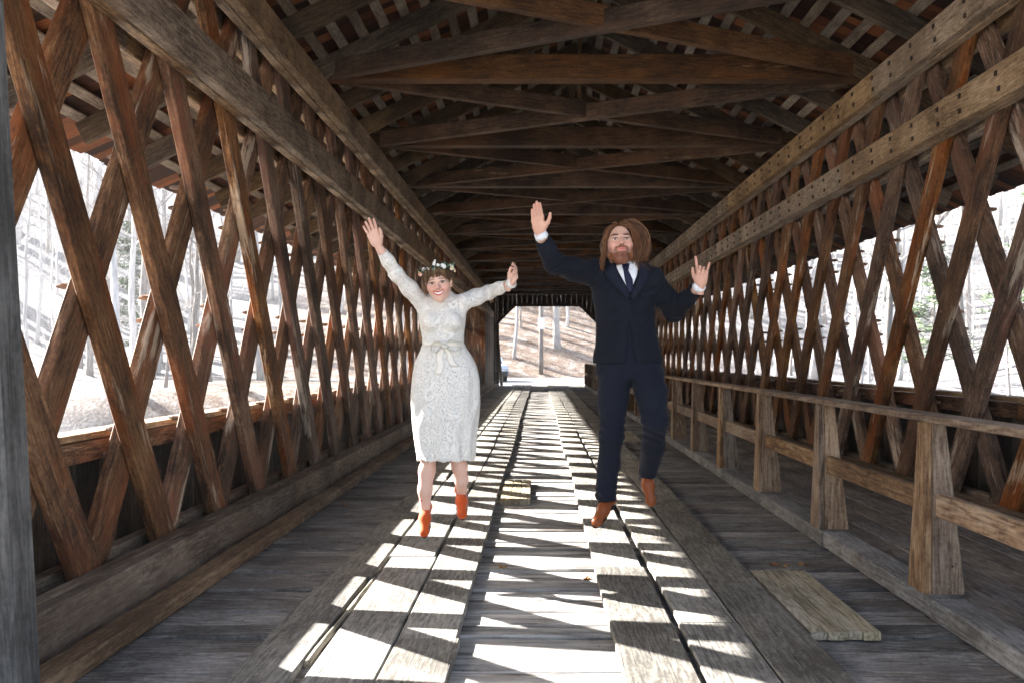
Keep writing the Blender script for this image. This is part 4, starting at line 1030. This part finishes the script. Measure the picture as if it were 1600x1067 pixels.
    drape('shirt_front', P2((958, 413), (966, 430), (981, 459)), P2((996, 414), (993, 432), (982, 459)), bvh, .003, .004, M['shirt'], jacket, 6, 9)
    for ea, eb in ((P2((960, 408), (964, 413), (972, 421)), P2((972, 411), (972, 414), (974, 419))), (P2((978, 411), (978, 414), (977, 419)), P2((993, 408), (992, 414), (984, 424)))):
        drape('shirt_collar', ea, eb, bvh, .014, .006, M['shirt'], jacket, 3, 4, base_y=5.53)
    tie = drape('tie', P2((971.5, 422), (974, 440), (978, 459)), P2((978.5, 422), (986, 440), (987, 459)), bvh, .010, .005, M['tie'], jacket, 4, 8)
    drape('tie_knot', P2((969, 414), (971.5, 424)), P2((982, 414), (979.5, 424)), bvh, .018, .009, M['tie'], tie, 4, 4, base_y=5.52)
    drape('lapel', P2((957, 412), (945, 425), (944, 433), (960, 452), (978, 470)), P2((962, 411), (961, 420), (965, 433), (975, 449), (981.5, 465)), bvh, .009, .012, M['lapel'], jacket, 4, 12)
    drape('lapel', P2((993, 412), (997, 420), (996, 433), (990, 449), (982, 465)), P2((1000, 412), (1013, 426), (1013, 435), (1001, 453), (986, 472)), bvh, .009, .012, M['lapel'], jacket, 4, 12)
    drape('pocket_welt', P2((1000, 461), (1001, 465)), P2((1022, 457), (1022, 461)), bvh, .002, .004, M['lapel'], jacket, 4, 2)
    for py_ in (484, 499):
        h = bvh.ray_cast(Vector((xb + .004, 3, Z(py_))), Vector((0, 1, 0)))[0]
        V2, F2 = [], []; tube(V2, F2, [(xb + .004, h.y + .002, Z(py_)), (xb + .004, h.y - .004, Z(py_)), (xb + .004, h.y - .005, Z(py_))], [.009, .009, .006], 10); link('button', mesh('button', V2, F2, M['lapel'], True), jacket)
    drape('shirt_tail', P2((981, 518), (981, 530)), P2((985, 518), (985.5, 530)), bvh, -.004, .004, M['shirt'], jacket, 2, 2)
    # shirt cuffs
    for (w_, e_) in ((RW, RE), (LW, LE)):
        d = unit(w_ - e_); V2, F2 = [], []
        q = [w_ - d * .035, w_ - d * .002, w_ + d * .002, w_ - d * .004]; tube(V2, F2, [tuple(p) for p in q], [.0405, .0385, .0365, .034], 18); link('shirt_cuff', mesh('shirt_cuff', V2, F2, M['shirt'], True), jacket)
    # trousers
    t = Field(A(915, 800, 5.6) * (1, 0, 1) + (0, 5.25, 0), A(1060, 495, 5.6) * (1, 0, 1) + (0, 5.95, 0), .0065)
    t.loft([(Z(p), X(x), 5.62, h / 250, d) for p, x, h, d in ((505, 978, 40, .098), (530, 980, 42, .104), (545, 981, 46, .108), (560, 982, 50, .112), (580, 984, 53, .115), (592, 985, 48, .10))])
    t.chain([RH + (0, 0, .0), A(958, 622, 5.59), RK, A(951, 725, 5.59), A(945.5, 777, 5.62)], [.104, .093, .073, .066, .066], .03)
    t.chain([LH + (0.004, 0, 0), A(1018, 615, 5.52), LK + (.0, .02, 0), A(1021, 697, 5.60), A(1012.5, 735, 5.72)], [.106, .098, .078, .069, .060], .03)
    for hp, dr in ((A(944.5, 780, 5.62), unit(A(944, 780, 5.62) - A(951, 725, 5.59))), (A(1011.5, 741, 5.735), unit(A(1011, 742, 5.74) - A(1021, 697, 5.60)))):
        t.op(lambda P, hp=hp, dr=dr: np.maximum((hp - P) @ dr, np.linalg.norm(P - hp, axis=-1) - .14), hp - .14, hp + .14, 0, 'cut')
    def tf(P):
        z = P[:, 2]; k = np.exp(-((z - Z(665)) / .09) ** 2); h = np.exp(-((z - Z(585)) / .06) ** 2); lo = np.exp(-((z - Z(765)) / .06) ** 2)
        return .0045 * k * np.sin(z * 130 + P[:, 0] * 60) + .004 * h * np.sin(P[:, 0] * 90 - z * 50) + .004 * lo * np.sin(z * 170 + P[:, 0] * 40) + .0018 * np.sin(P[:, 0] * 70 + 4 * np.sin(z * 9))
    t.warp(tf); V, F = t.mesh(); tr = link('trousers', to_mesh('trousers', V, F, M['trouser']), body)
    # shoes
    for o, toe in ((A(949, 787, 5.64), A(926, 824, 5.46)), (A(1009, 742, 5.76), A(1019, 790, 5.66))):
        d = toe - o; s_, fr = shoe(o, d, (0, -.7, .75) if d[1] < -.12 else (0, -1, .25), .29, False, M['leather'], M['sole'], body, 'shoe')
        oo, r_, ff, uu, k = fr
        for i in range(4):
            V2, F2 = [], []; y = .045 + i * .016; zc = .052 - i * .0055
            tube(V2, F2, [tuple(np.array(oo) + (r_ * x + ff * y + uu * (zc - abs(x) * .4)) * k) for x in (-.018, -.008, .008, .018)], [.0025] * 4, 5); link('lace', mesh('lace', V2, F2, M['sole'], True), s_)
    for a_, b_ in ((A(945.5, 772, 5.62), A(948.5, 794, 5.645)), (A(1013, 733, 5.71), A(1009, 748, 5.765))):
        V2, F2 = [], []; tube(V2, F2, [tuple(a_), tuple(b_)], [.05, .046], 14); link('sock', mesh('sock', V2, F2, M['suit'], True), body)
    # hair: a soft mass plus loose locks blown to the viewer's right
    def H(px, py, Y): return A(px, py, Y)
    hf = Field(A(925, 435, 5.3) * (1, 0, 1) + (0, 5.35, 0), A(1035, 340, 5.3) * (1, 0, 1) + (0, 5.95, 0), .005)
    cx = ho + u * .052 - f_ * .022
    hf.ell(cx, (.094, .116, .098), .02)
    hf.chain([H(952, 362, 5.60), H(945, 385, 5.61), H(944, 412, 5.62)], [.025, .026, .018], .03)
    hf.chain([H(984, 360, 5.62), H(993, 374, 5.65), H(995, 392, 5.67), H(990, 408, 5.67)], [.025, .034, .036, .02], .04)
    hf.chain([H(975, 375, 5.68), H(975, 415, 5.68)], [.08, .06], .04)
    # keep the face clear
    def facecut(P):
        L = (P - ho) @ np.array([r, f_, u]).T; return np.linalg.norm((L - np.array([.0, .115, -.03])) / np.array([.100, .09, .128]), axis=-1) * .072 - .072
    hf.op(facecut, ho - .25, ho + .25, .006, 'cut')
    V, F = hf.mesh()
    hair = link('hair', to_mesh('hair', V, F, simple('hair_mass', C(.055, .022, .010), .6)), body)
    gl = [[H(966, 353, 5.52), H(954, 357, 5.50), H(946, 372, 5.52), H(942, 392, 5.53), H(938, 410, 5.53), H(934, 420, 5.52), H(938, 425, 5.5)],
          [H(966, 352, 5.56), H(950, 357, 5.55), H(941, 378, 5.56), H(938, 398, 5.57), H(934, 414, 5.57), H(936, 426, 5.56), H(944, 430, 5.54)],
          [H(965, 351, 5.62), H(949, 358, 5.62), H(940, 380, 5.62), H(940, 402, 5.62), H(944, 418, 5.60), H(950, 427, 5.57), H(960, 430, 5.56)]]
    gr = [[H(972, 352, 5.52), H(984, 354, 5.50), H(991, 368, 5.51), H(990, 388, 5.54), H(988, 405, 5.54), H(990, 418, 5.53), H(997, 424, 5.52)],
          [H(972, 351, 5.54), H(990, 351, 5.53), H(1003, 364, 5.54), H(1005, 385, 5.56), H(999, 402, 5.56), H(1002, 417, 5.55), H(1018, 423, 5.55)],
          [H(972, 350, 5.58), H(994, 348, 5.58), H(1012, 362, 5.60), H(1018, 382, 5.61), H(1013, 402, 5.61), H(1010, 414, 5.60), H(1024, 418, 5.59)],
          [H(972, 350, 5.63), H(996, 347, 5.64), H(1014, 366, 5.66), H(1016, 390, 5.68), H(1006, 408, 5.68), H(1002, 418, 5.66), H(1010, 424, 5.65)]]
    gt = [[H(968, 353, 5.515), H(964, 351, 5.54), H(958, 350, 5.6), H(955, 353, 5.66), H(953, 360, 5.7), H(952, 370, 5.72), H(951, 385, 5.73)],
          [H(971, 352, 5.515), H(974, 347, 5.55), H(978, 346, 5.62), H(984, 349, 5.68), H(988, 358, 5.72), H(990, 370, 5.73), H(990, 390, 5.74)]]
    gl, gr = ([[ho_ + (p - ho_) * np.array([kx, 1, 1]) for p in g_] for g_ in G_] for G_, kx, ho_ in ((gl, .86, ho), (gr, .88, ho)))
    V, F = strands(gl, 400, .0018, .006, .012, 3, 4, 12); V2, F2 = strands(gr, 760, .0018, .009, .019, 4, 4, 12); V3, F3 = strands(gt, 330, .0019, .005, .004, 5, 4, 6)
    V4, F4 = strands(gr, 60, .0012, .014, .032, 14, 5, 2); V5, F5 = strands(gl, 30, .0012, .009, .018, 15, 5, 2)
    for v2, f2 in ((V2, F2), (V3, F3), (V4, F4), (V5, F5)):
        n = len(V); V += v2; F += [tuple(i + n for i in q) for q in f2]
    link('hair_locks', mesh('hair_locks', V, F, M['hair_m'], True), hair)
    bl = [[ho + (r * x + f_ * y + u * z) * 1.10 for (x, y, z) in ((sx, .097 - abs(sx) * .75, -.080 + .35 * abs(sx)), (sx * 1.03, .099 - abs(sx) * .75, -.100 + .2 * abs(sx)), (sx * .92, .096 - abs(sx) * .7, -.130 + .1 * abs(sx)))] for sx in (-.066, -.045, -.022, 0, .022, .045, .066)]
    V, F = strands(bl, 180, .0013, .0065, .004, 8, 3, 4); link('beard', mesh('beard', V, F, hair_mat('ginger_beard', C(.16, .05, .018), C(.30, .10, .036), C(.44, .19, .08)), True), body)
man()
# ------------------------------------------------------------------ the woman
def woman():
    parts = []
    r, f_, u = frame_head(rad(-9), rad(0), rad(-8)); ho = A(685.5, 442.5, 5.50); hs = 1.10
    V, F, c, g = head(False); W, F2 = xform(V * hs, F, ho, r, f_, u); parts.append((W, F2, c))
    fb = Field(A(550, 850, 5.0) * (1, 0, 1) + (0, 5.05, 0), A(830, 320, 6.0) * (1, 0, 1) + (0, 6.0, 0), .008)
    def Z(p): return A(0, p, 5.6)[2]
    def X(x): return A(x, 0, 5.6)[0]
    fb.loft([(Z(p), X(x), 5.62, h / 250, d) for p, x, h, d in ((470, 690, 30, .07), (500, 690, 34, .085), (538, 692, 28, .07), (580, 695, 38, .1), (600, 695, 38, .1))])
    RS, RE, RW = A(660, 474, 5.6), A(619, 428, 5.42), A(590.5, 383.5, 5.30)
    LS, LE, LW = A(724, 472, 5.6), A(764, 457, 5.72), A(797.5, 443.5, 5.55)
    sk = np.array([.66, .42, .34])
    fb.chain([RS, RE, RW], [.04, .034, .0235]); fb.chain([LS, LE, LW], [.04, .034, .0235]); fb.cone(A(690, 470, 5.65), ho - u * .05 - f_ * .06, .04, .04)
    fb.chain([A(678, 600, 5.64), A(673, 700, 5.62), A(667, 735, 5.61), A(664, 765, 5.61), A(664.5, 797, 5.64)], [.065, .043, .049, .042, .030], .025)
    fb.chain([A(712, 600, 5.64), A(711, 696, 5.62), A(718, 728, 5.65), A(721, 750, 5.68), A(721.5, 772, 5.76)], [.065, .043, .047, .040, .030], .025)
    V, F = fb.mesh(); cc = np.tile(sk, (len(V), 1)); parts.append((V, F, cc))
    hand_at(parts, RW, A(573, 342, 5.20) - RW, (.1, -1, .0), (1, 0, .2), curl=(.06, .04, .08, .0), spread=.55, thumb=.35, scale=.90, tint=tuple(sk))
    hand_at(parts, LW, A(808, 424, 5.50) - LW, (-.55, -.75, .35), (-.8, 0, .6), curl=(.42, .55, .62, .66), spread=.0, thumb=.3, scale=.82, tint=tuple(sk))
    V, F, c = merge(parts); body = link('person', to_mesh('person', V, F, SKIN_W, c))
    tag(body, 'jumping woman in white lace dress and flower crown, both arms raised', 'person')
    # dress
    d = Field(A(580, 735, 5.2) * (1, 0, 1) + (0, 5.2, 0), A(810, 375, 5.4) * (1, 0, 1) + (0, 5.9, 0), .0062)
    st = [(455, 690, 13.5, .060), (460, 690, 16, .064), (465, 691, 30, .072), (474, 691, 38, .082), (486, 690.5, 37.5, .095), (502, 690.5, 36.5, .106), (518, 691, 34, .095), (537, 692, 31.5, .084), (548, 693.5, 38, .098), (566, 695, 48, .122), (592, 696, 53, .136), (625, 695, 54.5, .142), (660, 694.5, 52, .140), (690, 695, 48, .132), (718, 696, 43.5, .124)]
    zt, zh = Z(545), Z(718)
    def pleat(P, ang, zz):
        t = np.clip((zt - zz) / (zt - zh), 0, 1); return -(.006 * t) * np.sin(ang * 11 + 2 * np.sin(zz * 9)) - .005 * t * np.sin(ang * 5 + 1.3)
    d.loft([(Z(p), X(x), 5.62, h / 250, q) for p, x, h, q in st], extra=pleat)
    for sx, bx in ((-1, 675), (1, 707)): d.ell(A(bx, 503, 5.53), (.054, .046, .052), .04)
    d.loft([(Z(p), X(x), 5.62, h / 250 - .026, q - .026) for p, x, h, q in ((708, 695.5, 46.5, .128), (725, 696, 43, .124))], .002, 'cut')
    RW2 = RW + (RE - RW) * .13; LW2 = LW + (LE - LW) * .06
    d.chain([RS, RE + (RS - RE) * .5, RE, RE + (RW2 - RE) * .5, RW2], [.054, .047, .040, .035, .031], .035); d.chain([LS, LE + (LS - LE) * .5, LE, LE + (LW2 - LE) * .5, LW2], [.054, .048, .041, .035, .031], .035)
    for (w_, e_) in ((RW2, RE), (LW2, LE)):
        q = unit(w_ - e_); d.cone(w_ + q * .02, w_ + q * .09, .05, .05, 0, 'cut'); d.cone(w_ - q * .02, w_ + q * .03, .027, .027, 0, 'cut')
    def wr(P):
        w_ = np.zeros(len(P))
        for cpt, ax in ((RE, RW - RE), (LE, LW - LE), (np.array(RS), RE - RS), (np.array(LS), LE - LS)):
            v = P - cpt; w_ += .0028 * np.sin((v @ unit(ax)) * 210 + P[:, 1] * 70) * np.exp(-(np.linalg.norm(v, axis=1) / .07) ** 2)
        w_ += .0016 * np.sin(P[:, 2] * 150 + 2 * np.sin(P[:, 0] * 30)) * np.exp(-((P[:, 2] - Z(537)) / .05) ** 2)
        w_ += .0035 * np.sin(P[:, 0] * 75 + 1.5 * np.sin(P[:, 2] * 6)) * np.clip((zt - P[:, 2]) / .5, 0, 1)
        hem = np.exp(-((P[:, 2] - zh) / .012) ** 2); w_ += hem * .004 * np.sin(np.arctan2(P[:, 1] - 5.62, P[:, 0] - X(696)) * 40)
        return w_
    d.warp(wr)
    V, F = d.mesh()
    lin = np.tile(np.array([.54, .53, .51]), (len(V), 1))
    sleeve = np.clip((np.abs(V[:, 0] - X(690)) - .155) / .03, 0, 1) * (V[:, 2] > Z(500)); yoke = np.clip((V[:, 2] - Z(484)) / .03, 0, 1)
    lin = lerp_col(lin, np.maximum(sleeve * .75, yoke), (.62, .40, .33))
    dress = link('dress', to_mesh('dress', V, F, M['lace'], lin), body)
    bvh = BVHTree.FromPolygons([tuple(v) for v in V], [tuple(q) for q in F])
    def P2(*p): return [(X(a), Z(b)) for a, b in p]
    # sash and bow
    sash = drape('sash', P2((661.5, 533), (661.5, 541)), P2((722.5, 534), (722.5, 542)), bvh, .003, .004, M['ribbon'], dress, 16, 2, base_y=5.6)
    yb = bvh.ray_cast(Vector((X(697), 3, Z(541))), Vector((0, 1, 0)))[0].y - .012
    def loop(sgn, L, hgt, droop):
        V2, F2 = [], []; n, m = 14, 5
        for i in range(n):
            a = i / (n - 1) * 2 * math.pi; x = sgn * L * .5 * (1 - math.cos(a)); z = hgt * math.sin(a) * (.35 + .65 * abs(x) / L) - droop * (x / L) ** 2
            for k in range(m): V2.append((X(697) + x, yb + (k / (m - 1) - .5) * .045 - .012 + .004 * math.sin(5 * a + k), Z(541) + z + .012 * abs(math.sin(a * .5))))
        for i in range(n - 1):
            for k in range(m - 1): q = i * m + k; F2.append((q, q + 1, q + m + 1, q + m))
        return mesh('bow_loop', V2, F2, M['ribbon'], True)
    bow = link('bow_knot', mesh('bow_knot', *(lambda V2, F2: (tube(V2, F2, [(X(692), yb, Z(541)), (X(695), yb - .016, Z(541)), (X(699), yb - .016, Z(541.5)), (X(702), yb, Z(542))], [.006, .013, .013, .006], 8), (V2, F2))[1])([], []), M['ribbon'], True), dress)
    link('bow_loop', loop(1, .12, .058, .0), bow); link('bow_loop', loop(-1, .085, .045, .03), bow)
    for (pts, w_) in (([(694, 543), (689, 556), (692, 570), (687, 583)], 8), ([(698, 543), (705, 553), (707, 562), (713, 571)], 8)):
        drape('bow_tail', P2(*[(a - w_ / 2 - i * .8, b) for i, (a, b) in enumerate(pts)]), P2(*[(a + w_ / 2 + i * .8, b + 1) for i, (a, b) in enumerate(pts)]), bvh, .006, .006, M['ribbon'], bow, 3, 10)
    # shoes
    for o, toe in ((A(665, 799, 5.66), A(662, 838, 5.51)), (A(721, 772, 5.78), A(722, 808, 5.64))):
        q = toe - o; shoe(o, q, (0, -.75, .7), .265, True, M['suede'], M['sole'], body, 'ankle_boot', True)
    # hair: cap, fringe, loose wisps
    hf = Field(ho - .18, ho + .18, .0036)
    hf.ell(ho + u * .045 - f_ * .016, (.086, .110, .094), .01)
    hf.ell(ho + u * .02 - f_ * .105, (.05, .045, .045), .03)
    def facecut(P):
        L = (P - ho) @ np.array([r, f_, u]).T; return np.linalg.norm((L - np.array([0, .11, -.042])) / np.array([.070, .1, .106]), axis=-1) * .070 - .070
    hf.op(facecut, ho - .2, ho + .2, .004, 'cut')
    V, F = hf.mesh(); hair = link('hair', to_mesh('hair', V, F, simple('hair_cap', C(.075, .04, .019), .6)), body)
    def HL(x, y, z): return ho + (r * x + f_ * y + u * z) * 1.06
    fr = [[HL(x0, .075, .105), HL(x0 * 1.6, .098, .075), HL(x1, .098 - abs(x1) * .5, .045), HL(x2, .094 - abs(x2) * .55, z2)] for x0, x1, x2, z2 in ((-.035, -.06, -.073, -.02), (-.028, -.05, -.062, .01), (-.015, -.03, -.042, .025), (0, -.005, -.012, .032), (.012, .022, .022, .03), (.025, .045, .052, .018), (.033, .06, .073, -.02))]
    V, F = strands(fr, 260, .0018, .004, .004, 21, 4, 6)
    ws = [[HL(.07, .0, -.01), HL(.085, .01, -.05), HL(.10, .0, -.085)], [HL(.065, .02, .02), HL(.10, -.01, .0), HL(.155, -.03, -.02)], [HL(-.072, .02, .0), HL(-.08, .03, -.05), HL(-.075, .03, -.085)], [HL(-.07, .0, .01), HL(-.085, .01, -.03), HL(-.09, .0, -.07)]]
    for q in ws:
        V2, F2 = strands([q, [p + .006 for p in q]], 8, .0014, .006, .006, len(V), 4, 2); n = len(V); V += V2; F += [tuple(i + n for i in k) for k in F2]
    link('hair_locks', mesh('hair_locks', V, F, M['hair_w'], True), hair)
    # flower crown
    crown = link('flower_crown', mesh('flower_crown', *(lambda V2, F2: (tube(V2, F2, [tuple(HL(.087 * math.sin(a), .10 * math.cos(a) - .012, .078 + .01 * math.cos(a))) for a in np.linspace(0, 6.283, 26)], [.006] * 26, 5), (V2, F2))[1])([], []), simple('crown_vine', C(.05, .055, .025), .8), True), body)
    rg = random.Random(5)
    lm = [simple('eucalyptus_leaf', C(.10, .16, .11), .6), simple('dark_leaf', C(.025, .05, .028), .5), simple('silver_leaf', C(.27, .36, .32), .6)]
    def leafm(c, out, up_, L, W_, mat):
        out = unit(out); side = unit(np.cross(out, up_)); nn = np.cross(side, out); pts = []
        prof = [(0, .1), (.2, .75), (.45, 1.0), (.7, .8), (.9, .4), (1.0, .05)]
        for t, w_ in prof:
            for k in (-1, 0, 1): pts.append(c + out * L * t + side * k * W_ * w_ + nn * ((.15 if k else 0) * W_ - t * t * .1 * L))
        return mesh('leaf', pts, [(i * 3 + k, i * 3 + k + 1, i * 3 + k + 4, i * 3 + k + 3) for i in range(5) for k in (0, 1)], mat, True)
    for i in range(52):
        a = i / 52 * 6.283 + rg.uniform(-.08, .08); c0 = HL(.088 * math.sin(a), .102 * math.cos(a) - .012, .078 + .010 * math.cos(a) + rg.uniform(-.006, .012)); radial = r * math.sin(a) + f_ * math.cos(a)
        tang = r * math.cos(a) - f_ * math.sin(a); out = radial * rg.uniform(.2, .9) + tang * rg.choice((-1, 1)) * rg.uniform(.3, 1) + u * rg.uniform(-.2, 1.0)
        link('leaf', leafm(c0, out, radial, rg.uniform(.024, .042), rg.uniform(.008, .0125), lm[rg.choice((0, 1, 1, 2))]), crown)
    def flower(a, up_, R, colr, n=11):
        c0 = HL(.094 * math.sin(a), .110 * math.cos(a) - .012, .078 + .01 * math.cos(a) + up_); ax = unit(r * math.sin(a) + f_ * math.cos(a) + u * .25); V2, F2 = [], []
        s1 = unit(np.cross(ax, u)); s2 = np.cross(ax, s1)
        for k in range(n):
            t = k / n; b = k * 2.4; o2 = s1 * math.cos(b) + s2 * math.sin(b); tg = -s1 * math.sin(b) + s2 * math.cos(b); rr_ = R * (.25 + .75 * t); base = len(V2)
            for (q, w_, h) in ((0, .2, 0), (.5, .75, .25), (.85, .8, .42 - .5 * t), (1.0, .45, .40 - .75 * t)):
                for e in (-1, 0, 1): V2.append(tuple(c0 + o2 * rr_ * q + tg * e * w_ * R * .55 + ax * R * (h + (.1 if e else 0)) + ax * .004))
            for i in range(3):
                for e in (0, 1): F2.append((base + i * 3 + e, base + i * 3 + e + 1, base + i * 3 + e + 4, base + i * 3 + e + 3))
        return mesh('flower', V2, F2, simple('petal', colr, .7), True)
    for a, up_, R, colr in ((-1.25, -.012, .027, C(.78, .50, .36)), (-.72, .006, .016, C(.76, .66, .66)), (-.42, .004, .013, C(.75, .68, .68)), (.52, .006, .022, C(.78, .78, .76)), (.22, .018, .012, C(.72, .75, .72)), (1.15, -.006, .024, C(.80, .70, .54)), (1.6, -.02, .02, C(.80, .66, .48)), (2.6, .0, .022, C(.78, .6, .5)), (-2.4, .0, .022, C(.78, .7, .62))):
        link('flower', flower(a, up_, R, colr), crown)
    link('leaf', leafm(HL(-.012, .09, .09), u * 1.0 + r * .45 + f_ * .2, f_, .06, .009, simple('white_bud', C(.66, .68, .66), .6)), crown)
    # lace frill at the wrist of the bent arm
    V2, F2 = [], []; q = unit(LW - LE)
    tube(V2, F2, [tuple(LW - q * .012), tuple(LW + q * .006), tuple(LW + q * .02)], [.0305, .033, .034], 16); link('wrist_frill', mesh('wrist_frill', V2, F2, M['ribbon'], True), dress)
woman()
# ------------------------------------------------------------------ thin haze added over the valley, standing in for lens glare
def haze():
    bm = bmesh.new(); bmesh.ops.create_cube(bm, size=1); bmesh.ops.scale(bm, vec=(900, 780, 160), verts=bm.verts); bmesh.ops.translate(bm, vec=(0, 60, 72), verts=bm.verts)
    me = bpy.data.meshes.new('haze'); bm.to_mesh(me); bm.free()
    m = bpy.data.materials.new('glare_haze'); m.use_nodes = True; nt = m.node_tree; nt.nodes.remove(nt.nodes['Principled BSDF'])
    v = nt.nodes.new('ShaderNodeVolumePrincipled'); v.inputs['Density'].default_value = .0005; v.inputs['Color'].default_value = (.93, .97, 1, 1)
    nt.links.new(v.outputs[0], nt.nodes['Material Output'].inputs['Volume']); me.materials.append(m)
    tag(link('haze', me), kind='stuff')
haze()
